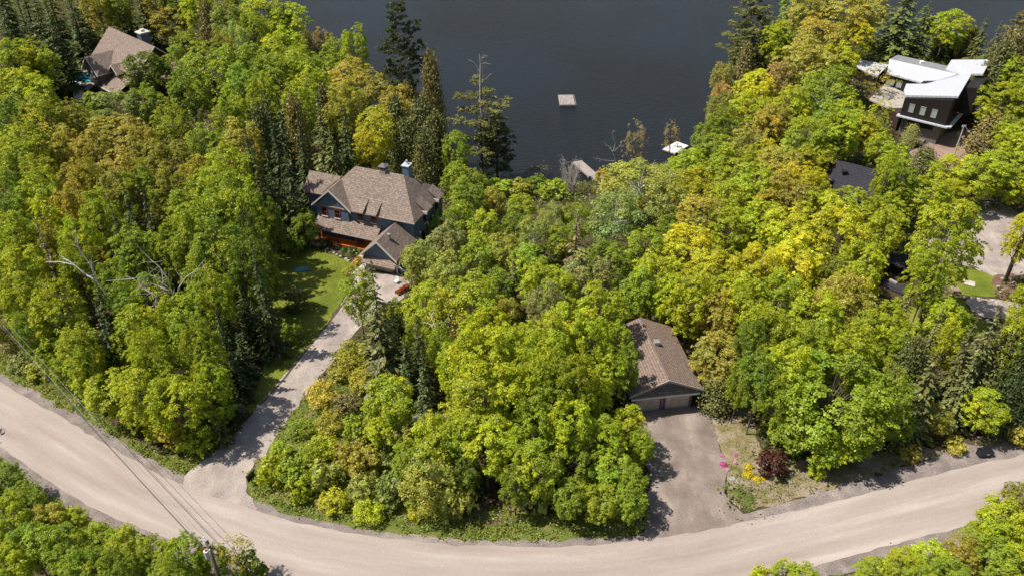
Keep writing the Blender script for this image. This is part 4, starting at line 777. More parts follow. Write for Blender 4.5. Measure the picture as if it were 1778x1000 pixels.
# ------------------------------------------------------------------ every tree: where its crown shows, kind, leaf colour, crown width in photo pixels, height in metres
TREES = """
15,30,spruce,s,60,20;48,18,spruce,s,55,20;75,45,spruce,s,60,20;20,75,spruce,sp,62,20;55,75,spruce,s,58,20;100,70,spruce,s,62,20;128,25,spruce,s,55,20;92,15,spruce,s,55,18;152,42,spruce,s,48,10;222,28,spruce,s,46,12;245,12,spruce,s,55,18;5,5,spruce,s,60,20
170,12,maple,ol,60,16;205,14,maple,g,50,15;290,40,maple,go,84,10;326,86,maple,g,60,12;270,5,maple,go,60,15;310,8,maple,g,60,15;345,22,maple,yg,60,15;385,12,maple,yg,75,15;425,15,maple,yg,60,15;365,52,cedar,sb,36,13;395,45,maple,pg,58,15;412,80,aspen,pg,62,15;388,95,maple,ol,50,14;440,62,maple,yg,60,15
25,110,maple,yg,85,14;66,112,maple,yg,76,13;35,162,maple,yg,90,14;66,176,maple,yg,80,13;22,215,maple,g,85,14;85,215,maple,yg,85,14;50,268,maple,yg,85,14;108,262,maple,go,70,13;168,196,maple,g,60,11;205,206,round,pg,96,12;255,190,maple,g,70,12;128,222,maple,ol,66,12
252,125,maple,dg,80,12;325,118,round,g,84,13;372,140,round,g,115,16;330,165,maple,g,70,15;302,228,maple,yg,72,13;211,248,maple,go,100,13;165,275,maple,go,70,13;296,290,maple,ol,85,13;357,268,maple,g,70,13;401,306,maple,yg,85,14;425,258,maple,go,70,14;350,320,maple,ol,65,13;435,215,maple,yg,65,14;400,225,maple,g,70,14
218,318,maple,go,95,13;34,300,maple,g,75,13;75,320,maple,yg,70,13;18,345,maple,g,65,13;136,333,maple,go,70,13;165,330,maple,ol,60,13;255,262,maple,go,60,13
462,42,maple,yg,95,16;500,48,maple,yg,75,16;497,95,maple,yg,85,15;520,128,maple,yg,70,15;445,118,maple,g,75,15;478,150,round,g,85,15;425,160,maple,g,70,15;559,82,maple,or,50,12;583,98,maple,yg,50,12;616,95,maple,g,50,14;565,130,maple,g,55,13;537,98,cedar,sb,28,11
548,163,maple,yg,75,14;610,148,maple,go,80,14;600,185,maple,ol,70,14;660,172,maple,go,75,14;688,195,maple,go,66,14;650,232,maple,y,78,13;640,262,maple,y,60,11;569,205,cedar,so,44,12;595,205,maple,ol,55,13;697,118,pine,s,88,20
739,150,cedar,sb,42,13;752,195,cedar,sb,44,13;735,240,cedar,so,60,14;758,262,cedar,so,50,13;690,232,cedar,so,46,13;712,205,cedar,sb,42,13;706,262,cedar,so,44,11;738,285,cedar,so,44,11
562,245,spruce,ss,60,17;603,250,spruce,s,50,15;579,275,spruce,ss,52,13;470,215,spruce,s,56,17;518,240,cedar,sb,44,14;494,240,spruce,s,52,16;484,285,spruce,s,58,16;460,258,cedar,so,48,14;528,280,spruce,s,50,14;440,300,spruce,s,54,16;505,320,spruce,s,50,14;475,335,spruce,s,55,15;628,280,spruce,s,40,9;460,180,maple,yg,60,15;520,195,maple,g,60,15;455,345,spruce,s,52,14;500,355,spruce,s,50,12
793,266,maple,g,58,12;790,318,maple,g,56,10;824,325,maple,g,52,8;868,328,shrub,g,50,3;835,205,halfpine,so,100,20;862,250,pine,so,66,13;900,330,shrub,ol,48,3;930,322,shrub,dg,52,2.5;960,330,shrub,g,50,3
1301,52,pine,so,92,20;1322,85,spruce,s,36,14;1290,95,pine,so,60,13;1345,78,maple,yg,55,13;1255,136,maple,go,42,10;1253,165,maple,or,34,8;1252,190,maple,ol,56,10;1308,160,maple,y,80,13;1257,220,maple,g,60,11;1226,238,maple,dg,46,9;1240,272,maple,g,85,11;1305,200,maple,yg,80,12;1338,221,maple,go,60,12;1294,256,maple,go,60,11;1274,300,maple,yg,85,12;1328,285,maple,y,70,12;1189,297,maple,yg,72,10;1290,125,cedar,sb,34,12
1110,320,aspen,pg,142,11;1070,378,aspen,pg,120,12;1160,345,aspen,pg,90,11;1104,248,thin,or,42,8;1165,238,thin,or,28,5;1046,306,shrub,go,24,3;1215,285,maple,g,50,9
1350,75,maple,yg,62,14;1405,34,maple,go,80,17;1385,12,maple,g,60,16;1466,34,maple,go,95,17;1508,22,maple,go,76,14;1425,82,maple,go,100,16;1478,70,maple,y,76,12;1450,115,maple,y,80,13;1398,118,maple,go,95,15;1432,165,aspen,g,115,15;1352,146,maple,or,60,13;1374,192,maple,yg,75,14;1348,222,maple,go,55,12;1468,212,maple,yg,76,12;1440,225,maple,g,70,13;1452,238,maple,yg,88,12;1500,232,maple,y,55,10;1530,196,thin,yg,44,7;1524,138,thin,go,54,9;1550,282,maple,yg,60,7;1398,250,maple,g,90,13;1405,285,maple,y,80,12;1352,300,maple,go,96,12;1528,262,maple,yg,50,9;1516,238,maple,yg,46,8
1561,45,fir,ss,92,17;1600,55,fir,ss,56,13;1643,50,maple,yg,86,11;1680,80,cedar,so,40,8;1702,70,spruce,so,44,12;1724,82,spruce,so,42,12;1590,80,spruce,s,42,8;1762,78,pine,sb,66,16;1728,130,cedar,so,56,13;1768,130,maple,yg,60,12;1740,182,maple,yg,90,12;1772,175,maple,yg,60,12;1721,245,cedar,sb,72,9;1770,250,maple,yg,70,10;1748,296,maple,yg,92,11;1653,302,maple,yg,82,8;1602,288,cedar,so,50,6;1700,306,maple,yg,84,10;1750,235,maple,g,55,10;1640,82,cedar,s,42,6;1750,105,cedar,sb,50,13
1378,330,maple,y,70,11
25,395,maple,g,75,14;78,350,maple,yg,80,13;130,370,maple,go,70,13;251,352,round,g,90,14;340,371,maple,yg,90,14;412,385,round,g,105,16;385,340,maple,yg,80,15;300,345,maple,ol,70,13;37,430,maple,yg,85,14;72,395,maple,yg,75,13;145,430,maple,yg,66,13;136,478,maple,yg,66,12;45,480,maple,yg,90,13;46,530,maple,yg,85,12;177,385,maple,yg,72,13;205,345,maple,go,65,13;100,440,maple,ol,55,12
95,470,deadspruce,br,44,15;238,402,spruce,s,55,16;268,408,spruce,s,52,16;215,430,spruce,s,50,15;238,445,maple,g,85,12;292,440,maple,g,72,12;328,452,maple,g,70,12;391,462,round,g,115,16;432,480,round,dg,80,15;374,530,maple,yg,80,13;340,410,maple,yg,75,14;355,490,maple,g,70,12;195,500,maple,g,65,10;170,470,maple,ol,50,10
100,552,maple,yg,92,12;184,540,spruce,s,48,11;192,598,spruce,s,66,13;146,615,maple,yg,88,11;240,588,maple,yg,88,12;265,632,maple,yg,80,12;308,560,maple,g,80,11;357,628,round,g,90,13;400,578,spruce,s,56,9;420,618,spruce,s,48,7;391,605,spruce,s,56,11;426,541,spruce,s,52,9;444,562,spruce,s,48,7;455,510,spruce,s,55,16;458,468,round,dg,56,12;95,620,maple,yg,60,9;60,580,maple,g,60,10;10,580,maple,ol,50,9;12,520,maple,g,60,11;270,520,maple,g,70,11;225,530,maple,g,62,10;330,590,maple,g,65,11;118,655,maple,yg,56,8
466,392,round,dg,60,12;528,392,round,g,50,6.5;508,425,fineshrub,dg,36,3;440,430,round,dg,60,13;512,520,fineshrub,so,40,3;504,578,shrub,dg,34,3
657,560,spruce,so,88,17;622,512,maple,g,62,8;680,545,maple,g,44,6;636,662,fineshrub,ol,50,2.5;690,600,cedar,s,46,8;735,452,willow,pg,68,8;776,478,willow,pg,70,8;776,425,maple,gr,66,9;841,400,maple,yg,66,9;812,345,maple,g,58,9;858,350,maple,ol,50,7;875,440,maple,ol,66,8;800,385,willow,g,60,8;865,500,maple,g,62,8;892,487,spruce,so,42,10;895,398,maple,dg,55,7;830,445,maple,g,62,8;905,360,maple,g,55,6;755,395,shrub,pg,40,3.5
824,532,maple,yg,112,12;739,540,maple,yg,90,11;780,562,thin,ol,90,11;852,580,maple,yg,80,11;728,590,maple,g,62,9;795,640,maple,yg,72,11;729,618,spruce,s,54,12;706,640,spruce,s,50,10;613,612,fineshrub,ol,50,2.5;603,640,fineshrub,ol,56,2.5;640,660,fineshrub,go,46,2.5;820,600,maple,yg,70,11;765,610,maple,g,52,10
831,632,maple,yg,120,14;875,560,maple,ol,66,10;895,615,maple,yg,80,12;927,408,aspen,pg,66,9;960,385,aspen,pg,62,9;1000,385,aspen,g,70,9;1000,432,deadspruce,br,52,11;978,420,maple,g,55,8;920,463,maple,g,72,9;941,500,maple,yg,80,10;1019,490,maple,gr,92,11;975,520,maple,yg,80,10;1055,460,maple,g,80,10;1120,440,maple,g,72,10;1138,490,maple,yg,92,11;1196,436,maple,y,92,11;1216,385,maple,go,92,11;1199,340,maple,y,82,11;1257,354,maple,yg,80,11;1308,335,maple,yg,80,12;1325,398,maple,yg,80,12;1267,405,maple,yg,80,11;1160,410,maple,dg,55,9
1108,508,maple,g,66,10;1199,524,maple,yg,90,12;1245,485,maple,y,92,12;1308,480,maple,y,96,12;1160,528,maple,yg,60,9;1291,535,maple,yg,88,12;1246,555,maple,go,78,10;1252,622,maple,go,92,10;1325,592,maple,yg,90,13;1046,548,maple,yg,90,12;985,580,maple,yg,88,12;951,545,maple,gr,72,11;920,572,deadspruce,br,26,12;951,610,maple,yg,95,13;1019,612,round,yg,100,13;1070,602,maple,yg,58,8;1052,648,maple,yg,76,9;917,640,maple,yg,62,12;1090,640,maple,g,46,7
1364,350,maple,go,100,12;1470,366,maple,yg,84,10;1536,318,maple,yg,46,8;1412,330,maple,y,50,10;1536,372,maple,yg,76,9;1420,372,maple,y,80,11;1449,412,maple,y,110,12;1364,415,maple,y,95,12;1602,342,maple,yg,80,9;1650,340,maple,yg,72,9;1560,328,maple,g,60,8;1752,322,maple,yg,60,8;1535,405,maple,yg,72,10;1381,466,maple,y,105,12;1350,524,maple,yg,92,12;1495,460,maple,yg,76,10;1486,502,maple,yg,76,11;1459,534,maple,go,100,12;1415,555,maple,yg,92,12;1507,590,maple,yg,82,11;1430,480,maple,ol,72,11;1540,560,maple,yg,56,9;1570,540,spruce,so,46,9;1775,410,maple,y,50,12
1640,425,maple,yg,122,17;1612,482,maple,yg,76,14;1645,560,maple,yg,66,9;1609,612,spruce,so,66,13;1704,612,spruce,so,72,13;1665,630,spruce,so,60,12;1782,525,maple,yg,56,9;1770,574,maple,yg,56,9;1768,610,maple,yg,78,12;1735,640,cedar,so,70,10;1768,660,cedar,s,66,11;1565,610,maple,yg,66,11;1640,605,maple,yg,60,10
1436,700,big,g,205,11;1370,655,maple,yg,90,13;1480,625,maple,yg,90,13;1395,610,maple,yg,90,12;1520,730,maple,g,80,6;1560,735,maple,g,60,5;1602,680,spruce,so,88,12;1570,655,cedar,so,60,10;1628,728,maple,ol,50,5;1712,710,maple,yg,86,8;1670,675,spruce,so,56,9;1755,700,cedar,s,62,8;1374,750,maple,g,74,6;1432,775,maple,g,86,5;1480,768,maple,g,66,4.5;1348,700,maple,g,60,10;1318,660,maple,dg,70,12;1300,610,maple,dg,66,12;1247,682,cedar,so,56,7;1285,665,maple,g,52,9;1545,700,maple,g,72,11;1770,752,shrub,go,44,2.5;1660,772,fineshrub,go,34,1.5;1580,788,fineshrub,go,34,1.5;1418,818,fineshrub,yg,30,1.5
158,672,maple,yg,64,7;195,690,maple,yg,86,9;245,690,maple,yg,88,10;306,702,maple,yg,92,10;299,752,maple,go,60,6;272,758,shrub,yg,46,3;340,768,shrub,yg,62,4;367,700,maple,g,76,10;378,738,spruce,so,44,4.5;396,692,spruce,s,52,6;370,665,maple,g,66,11;322,778,shrub,yg,40,2;240,728,maple,g,54,5;412,650,spruce,s,48,6.5;165,640,maple,g,60,8;290,655,maple,g,72,10;70,650,fineshrub,ol,50,2.5;35,640,fineshrub,gr,46,2.5;30,610,fineshrub,sb,50,3;
10,832,maple,dg,60,5;44,870,maple,g,62,5;15,900,maple,yg,80,7;82,905,maple,ol,66,5;55,950,maple,g,86,7;110,950,maple,g,80,7;172,942,maple,yg,70,5;222,955,maple,yg,80,6;270,968,maple,g,76,6;323,975,round,g,80,6;150,985,maple,g,80,7;372,975,maple,g,54,5;15,985,maple,yg,80,7;412,962,thin,go,62,6;205,995,maple,g,72,7;128,905,maple,yg,52,4;300,1010,maple,g,80,7;440,990,shrub,dg,46,3.5
478,818,shrub,yg,50,3;512,822,shrub,g,52,3;562,684,fineshrub,go,50,2.5;522,742,fineshrub,g,46,1.5;575,735,fineshrub,ol,50,2;540,790,fineshrub,g,44,2;600,700,fineshrub,sb,46,2;674,700,maple,yg,92,9;667,742,maple,yg,64,5.5;739,692,spruce,s,66,13;700,752,maple,gr,50,5;610,790,shrub,go,58,3;565,822,shrub,pg,56,3;635,806,shrub,go,56,3.5;681,860,shrub,pg,52,3.5;630,862,shrub,pg,50,3;742,840,willow,pg,96,8;792,870,shrub,pg,60,4.5;756,770,maple,yg,86,9;800,770,maple,g,72,9;845,700,maple,yg,140,13;845,765,maple,yg,120,10;885,790,maple,yg,90,9;805,825,maple,dg,56,6;520,858,shrub,yg,42,2.5;580,880,fineshrub,y,46,2;640,895,fineshrub,yg,46,2;760,885,fineshrub,g,46,2.5;710,800,maple,g,62,7;560,775,fineshrub,yg,46,2;488,782,fineshrub,g,40,1.5;620,748,shrub,g,50,3.5;730,890,fineshrub,y,40,2
920,680,maple,yg,90,13;962,690,maple,g,80,13;1004,680,maple,yg,82,13;1030,700,maple,yg,76,9;1088,735,maple,yg,66,7;1114,775,maple,yg,46,6;985,745,maple,yg,90,11;925,745,maple,g,80,11;1050,765,maple,yg,82,8;934,813,maple,g,90,9;1002,805,round,g,92,7.5;1064,812,maple,g,86,6.5;1100,848,maple,g,56,6;934,862,shrub,pg,66,4.5;985,872,maple,g,66,6;1090,878,maple,g,66,6;1040,880,maple,g,66,6;895,850,maple,g,60,7;880,690,maple,yg,70,12;968,640,maple,yg,80,13
1765,864,maple,ol,56,5;1738,908,maple,yg,82,6;1772,930,maple,yg,70,6;1704,935,maple,yg,66,5;1725,970,maple,g,86,6;1670,962,maple,go,66,5;1615,975,maple,yg,76,5;1568,985,maple,yg,72,5;1517,995,maple,yg,66,4;1364,997,maple,g,56,3.5;1398,1003,maple,yg,50,3;1320,1006,shrub,yg,40,2.5;1770,985,maple,yg,80,6;1650,1010,maple,g,80,6;1600,1020,maple,g,80,5
1339,806,shrub,red,48,2.5;1597,257,fineshrub,y,38,1.5;1619,243,cedar,so,26,4;1582,235,cedar,gr,26,4;1566,262,shrub,g,26,2
"""
LANDMARKS = [('grey house by the pool', 215, 120), ('blue house', 660, 370), ('leaning dead birch', 165, 480), ('bare grey branch tangle', 290, 510), ('two-door garage', 1160, 640),
 ('white-roofed modern house', 1600, 160), ('charcoal roof with two vents', 1480, 310), ('mouth of the long driveway', 380, 800), ('dark red shrub', 1338, 810), ('utility pole', 370, 965), ('grey dead thicket by the jetty', 992, 300),
 ('turning circle', 1710, 430), ('black roadside box', 1707, 787), ('tall driveway spruce', 655, 545), ('upper left corner', 0, 0), ('upper right corner', 1778, 0), ('lower right corner', 1778, 1000),
 ('lower left corner', 0, 1000), ('outer bend of the road', 800, 930), ('dead white shore trunk', 1275, 150), ('half-bare pine by the lake', 830, 190), ('swimming raft', 985, 174), ('white wooden jetty', 1175, 258),
 ('left edge centre', 0, 400), ('brown dead conifer', 998, 430), ('gravel pad', 1720, 535), ('middle of the photo', 889, 500), ('left edge of the lawn', 480, 530), ('garage driveway', 1190, 820), ('bright golden maple', 650, 240),
 ('fallen white trunk', 20, 600), ('dark outbuilding', 1642, 430), ('right edge centre', 1778, 600), ('top edge left of the lake', 400, 0), ('huge round green maple', 1432, 690), ('orange maple on the shore', 1352, 146)]
ORD = ['nearest', 'second nearest', 'third nearest', 'fourth nearest', 'fifth nearest', 'sixth nearest', 'seventh nearest', 'eighth nearest']
SPECIAL = {(657,560): 'tall olive-brown spruce standing alone on the right of the long driveway', (835,205): 'tall half-bare pine with a dead grey top on the lakeshore',
 (650,232): 'bright golden maple directly behind the blue house roof', (252,125): 'deep green maple hiding the front of the grey house by the pool', (95,470): 'brown dead conifer left of the leaning white birch', (1110,320): 'huge pale green birch in front of the jetties',
 (1104,248): 'orange young maple rising against the lake behind the huge birch', (1165,238): 'little orange sapling beside the white jetty', (1436,700): 'huge round green maple right of the garage', (1640,425): 'tall long-trunked maple whose crown covers the dark outbuilding',
 (1561,45): 'very tall fir behind the white-roofed modern house', (1339,806): 'dark red leaved shrub beside yellow flowers by the garage driveway', (697,118): 'big dark white pine on the shore behind the golden maples', (1301,52): 'ragged tall pine at the right shore of the lake',
 (1252,622): 'golden maple leaning over the right side of the garage roof', (1000,432): 'brown dead conifer top amid pale birches', (831,632): 'largest yellow-green maple left of the garage', (742,840): 'feathery pale willow at the roadside bend', (528,392): 'small round green tree at the left end of the blue house porch',
 (1597,257): 'low golden hedge in front of the white-roofed modern house', (1247,682): 'dense cedar at the right front corner of the garage', (412,962): 'sparse twiggy young maple reaching over the road by the utility pole', (1524,138): 'sparse young maple in front of the modern house terrace',
 (504,578): 'small dark shrub at the edge of the narrow lawn', (1712,710): 'rounded yellow-green maple beside the black roadside box', (1775,410): 'golden maple crown on the bent trunk beside the turning circle', (299,752): 'orange-gold young maple at the inner corner of driveway and road',
 (622,512): 'green maple with its crown over the long driveway, left of the tall spruce', (1052,648): 'yellow-green maple overhanging the left slope of the garage roof'}
ROADS = [RD, DR, D2, D3, D5]
ent = []
for line in TREES.strip().split('\n'):
    for e in line.split(';'):
        f = e.strip().split(',')
        if len(f) < 6: continue
        x_, y_ = float(f[0]), float(f[1]); sft = 8 if (430 < x_ < 1120 and y_ > 835 and y_ < 900) else 0; ry = 655+.56*x_; hm = 1
        if x_ < 350 and 0 < ry-y_ < 95 and f[2] not in ('spruce',): sft = 10; hm = .8
        ent.append((x_, y_-sft, f[2], f[3], float(f[4]), float(f[5])*hm))
def hitsx(x, y, polys): return any(inside(p, x, y)[0] for p in polys)
def nearroad(x, y, r): return any(inside(p, np.array([x+r*math.cos(a) for a in range(6)]), np.array([y+r*math.sin(a) for a in range(6)])).any() for p in (SH, RD, DR, D2))
placed = []; warn = []
CF = {'spruce': .56, 'fir': .5, 'cedar': .5, 'deadspruce': .55, 'pine': .55, 'halfpine': .52, 'shrub': .5, 'fineshrub': .5, 'willow': .52, 'round': .53, 'big': .53}
FOOT = [b'']; 
for (px, py, kind, col, wpx, H) in ent:
    best = None
    for f in (1, 1.12, .88, 1.25, .76, 1.4, .64, 1.6, .5, 1.8, .4):
        h = H*f; p = land(px, py, h*CF.get(kind, .62)); x, y = p.x, p.y
        if shore_d(x, y)[0] > .6 and not hitsx(x, y, EXCL+ROADS): best = (x, y, h); break
    if best is not None and wpx > 44:      # keep roadside crowns off the verge where a lower or taller tree shows in the same spot
        for f in (1, .88, .76, .66, .56, 1.15, 1.3):
            h = H*f; p = land(px, py, h*CF.get(kind, .62)); x, y = p.x, p.y; r_ = min(2.6, wpx/18*.32)
            if shore_d(x, y)[0] > .6 and not hitsx(x, y, EXCL+ROADS) and not nearroad(x, y, r_): best = (x, y, h); break
    if best is None: warn.append((px, py, kind)); continue
    x, y, h = best; z = h1(x, y); dep = proj((x, y, z+h*.5))[2]; placed.append([px, py, kind, col, wpx*dep/FPX, h, x, y, z])
print('SPECIALS', [k_ for k_ in SPECIAL if not any(abs(k_[0]-t[0]) < 1 and 0 <= k_[1]-t[1] < 13 for t in placed)]); print('TREES', len(placed), 'NOT PLACED', warn)
# one label for every tree: kind, colour and its rank beside the nearest landmark
def sector(dx, dy):
    a = math.degrees(math.atan2(-dy, dx)) % 360
    return ['right of', 'above and right of', 'above', 'above and left of', 'left of', 'below and left of', 'below', 'below and right of'][int((a+22.5)//45) % 8]
groups_ = {}; labels = {}
for i, t in enumerate(placed):
    lm = min(LANDMARKS, key=lambda L: (L[1]-t[0])**2+(L[2]-t[1])**2); d = math.hypot(lm[1]-t[0], lm[2]-t[1])
    key = (WORD[t[2]], COL[t[3]][1], sector(t[0]-lm[1], t[1]-lm[2]), lm[0])
    sp = [v for k_, v in SPECIAL.items() if abs(k_[0]-t[0]) < 1 and 0 <= k_[1]-t[1] < 13]
    if sp: labels[i] = sp[0]; continue
    groups_.setdefault(key, []).append((d, i))
for key, L in groups_.items():
    L.sort(); kd, cl, se, lm = key
    for r, (d, i) in enumerate(L):
        pre = '' if len(L) == 1 else ORD[min(r, 7)]+' '
        labels[i] =  (pre+cl+' '+kd+' '+se+' the '+lm)
GRP = {'big': 'deciduous trees of the wood', 'maple': 'deciduous trees of the wood', 'round': 'deciduous trees of the wood', 'thin': 'deciduous trees of the wood', 'aspen': 'deciduous trees of the wood', 'willow': 'deciduous trees of the wood', 'spruce': 'conifers of the wood', 'fir': 'conifers of the wood', 'cedar': 'conifers of the wood', 'pine': 'conifers of the wood',
       'halfpine': 'conifers of the wood', 'deadspruce': 'conifers of the wood', 'shrub': 'shrubs at the edge of the wood', 'fineshrub': 'shrubs at the edge of the wood'}
for i, (px, py, kind, col, wm_, h, x, y, z) in enumerate(placed):
    cm, tm, W0, H0 = PROTO[kind][i % len(PROTO[kind])]; lab = labels[i]
    o = empty(OBJN[kind], (x, y, z-.05), rnd.uniform(0, 6.28), lab, 'shrub' if 'shrub' in kind else 'tree', GRP[kind])
    if kind == 'halfpine': o.rotation_euler.z = 0.4
    s = wm_/W0*rnd.uniform(.93, 1.04)*(.98 if kind in ('maple', 'round', 'aspen', 'big') else 1.12); o.scale = (s, s*rnd.uniform(.92, 1.08), h/H0)
    cr = link('crown', cm, o); tk = link('stems' if 'shrub' in kind else 'trunk', tm, o)
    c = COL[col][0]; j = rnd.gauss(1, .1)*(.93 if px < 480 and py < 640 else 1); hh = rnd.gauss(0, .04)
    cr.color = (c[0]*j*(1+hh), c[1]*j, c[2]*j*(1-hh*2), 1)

for o in bpy.data.objects:
    if 'label' in o and len(o['label'].split()) > 16: print('LONG', o['label'])
# ------------------------------------------------------------------ undergrowth and grass
def mask_out(q, polys):
    keep = np.ones(len(q), bool)
    for p in polys: keep &= ~inside(p, q[:, 0], q[:, 1])
    return q[keep]
allroad = [SH, RD, DR, D2, D3, D4, D5, LW, L2, L3]+EXCL
q = np.column_stack([rng.uniform(-160, 170, 62000), rng.uniform(22, 235, 62000)])
pj = np.array([proj((a, b, -2))[:2] for a, b in q]); q = q[(pj[:, 0] > -600) & (pj[:, 0] < 2400) & (pj[:, 1] < 1500)]
d = shore_d(q[:, 0], q[:, 1]); q = q[d > .8]; q = mask_out(q, allroad)
dr_ = [[tuple(land(*p)[:2]) for p in pl] for pl in (dry_px, verge_px, verge2_px, verge3_px, verge4_px, verge5_px, verge6_px)]
q = mask_out(q, dr_)
tuft_object('undergrowth', q, 11, .36, 1.5, (0.09, 0.12, 0.025), (0.24, 0.27, 0.045), 'low bushes, ferns and saplings covering the forest floor', 'undergrowth', M['leaf'], .45, .7)
qv = np.vstack([scatter([verge_px], 5), scatter([verge2_px], 3.5), scatter([verge5_px, verge6_px], 3.2)]); qv = mask_out(qv, [SH, RD, DR, D2])
tuft_object('verge_grass', qv, 14, .2, .6, (0.17, 0.25, 0.03), (0.34, 0.33, 0.06), 'rough grass, ferns and weeds along the edge of the road', 'grass', M['leaf'], .22, .5)
qd = mask_out(scatter([verge3_px, verge4_px, dry_px], 2.6), [SH, RD, D2]); qd2 = scatter([[(1264,845),(1300,848),(1330,862),(1322,876),(1294,886),(1270,868)]], 5); qd2 = np.vstack([qd2, qd2+rng.normal(size=qd2.shape)*1.1, mask_out(scatter([dry_px], .8), [D2, RD, SH]), mask_out(scatter([verge3_px, verge4_px], 2.2), [SH, RD, D2])])
tuft_object('dry_weeds', qd, 8, .13, .18, (0.15, 0.19, 0.05), (0.38, 0.30, 0.16), 'straw-coloured dry grass and dead leaves beside the road', 'grass', M['leaf'], .25, .8)
tuft_object('short_grass', qd2, 8, .16, .22, (0.09, 0.125, 0.025), (0.17, 0.19, 0.045), 'patch of green grass at the corner of the garage driveway', 'grass', M['leaf'], .2, .8)
ql = scatter([lawn_px], 7); ql = mask_out(ql, [DR])
tuft_object('lawn_grass', ql, 6, .12, .1, (0.12, 0.155, 0.016), (0.20, 0.22, 0.03), 'short mown grass of the lawn beside the blue house', 'grass', M['leaf'], .22, 1.2)
# the wood carries on beyond the picture on both sides and below the road
cP, cN, cS, cG, _ = lobes_crown(8, 12, 16, 16, 13, .42, puff_r=.6, flat=.3, up=1.1, spread=.72, lobr=.38)
qw = np.column_stack([rng.uniform(-170, 180, 4000), rng.uniform(24, 215, 4000)]); hw_ = hgt(qw[:, 0], qw[:, 1]); pw = np.array([proj((a, b, c)) for (a, b), c in zip(qw, hw_)]); pt2 = np.array([proj((a, b, c+12)) for (a, b), c in zip(qw, hw_)])
out_ = ((np.maximum(pw[:, 0], pt2[:, 0]) < -75) | (np.minimum(pw[:, 0], pt2[:, 0]) > 1850) | (pt2[:, 1] > 1080)) & (pw[:, 0] > -620) & (pw[:, 0] < 2420) & (shore_d(qw[:, 0], qw[:, 1]) > 3)
qw = mask_out(qw[out_], [SH, RD]+EXCL+[D3]); keep = []
for a in qw:
    if all((a[0]-b[0])**2+(a[1]-b[1])**2 > 42 for b in keep) and not nearroad(a[0], a[1], 4): keep.append(a)
WP, WT = [], []
for a in keep[:190]:
    s = rng.uniform(.75, 1.1); hh = rng.uniform(.75, 1.1); th_ = rng.uniform(0, 6.28); R_ = np.array([[math.cos(th_), -math.sin(th_), 0], [math.sin(th_), math.cos(th_), 0], [0, 0, 1]])
    c = COL[['yg', 'g', 'y', 'ol', 'dg', 'go'][rng.integers(0, 6)]][0]; p = (cP*np.array([s, s, hh]))@R_.T+np.array([a[0], a[1], h1(*a)]); WP.append(cards(p, cN@R_.T, cS*s, .82)); WT.append(np.array(c)*tints(len(p), .15, .05, cG))
tag(link('woodland', quads_mesh('woodland', np.concatenate(WP), np.concatenate(WT), M['leaf'])), 'mixed green wood carrying on at the margins of the scene', 'woodland', kind='stuff')
# leaf litter on the bank at the bend
qk = scatter([[(815,868),(870,862),(905,880),(890,912),(830,912)], [(800,880),(850,880),(850,915),(800,915)]], 9)
tuft_object('dead_leaves', qk, 9, .16, .12, (0.22, 0.14, 0.09), (0.42, 0.30, 0.22), 'brown dead leaves on the bare bank at the bend of the road', 'leaf litter', M['leaf'], .2, 1.5)
# loose stones along gravel edges
qs = []
for poly, k, off in ((DR, 260, .35), (D2, 120, .3), (SH, 500, .3)):
    P = np.array(poly); ii = rng.integers(0, len(P), k); qs.append(P[ii]+rng.normal(size=(k, 2))*off)
qs = np.vstack(qs); rk = MB()
for (x, y) in qs:
    z = h1(x, y); s = rng.uniform(.03, .1); a = rng.uniform(0, 3); k = 5
    ring = [(x+s*math.cos(a+i*1.256)*rng.uniform(.7, 1.2), y+s*math.sin(a+i*1.256)*rng.uniform(.7, 1.2), z+.01) for i in range(k)]
    rk.add(ring+[(x, y, z+s*.9)], [(i, (i+1) % k, k) for i in range(k)])
tag(rk.build('loose_stones', M['stone']), 'loose stones and pebbles strewn along the gravel edges', 'stones', kind='stuff')

# ------------------------------------------------------------------ dead wood
def branch_obj(name, parent, m, paths): 
    mb = MB()
    for pts, r0, r1 in paths:
        k = len(pts); mb.tube(pts, [r0+(r1-r0)*i/(k-1) for i in range(k)], 6)
    return mb.build(name, M[m], parent)
def rel(pts, o): return [Vector(p)-o for p in pts]
def px_path(pix, Y, dy=0, jit=.12): return [onY(x, y, Y+dy*i)+Vector((rnd.uniform(-jit, jit), 0, rnd.uniform(-jit, jit))) for i, (x, y) in enumerate(pix)]
def twigs(path, n, L, r=.02, spread=.9):
    out = []
    for _ in range(n):
        i = rnd.randrange(len(path)-1); b = path[i].lerp(path[i+1], rnd.random()); d = (path[i+1]-path[i]).normalized()*.5+Vector((rnd.gauss(0, spread), rnd.gauss(0, spread), rnd.gauss(.2, spread))); l_ = L*rnd.uniform(.4, 1)
        m_ = b+d.normalized()*l_*.5; e = m_+(d.normalized()+Vector((rnd.gauss(0, .4), rnd.gauss(0, .4), rnd.gauss(0, .4)))).normalized()*l_*.5; out.append(([b, m_, e], r, r*.4))
    return out
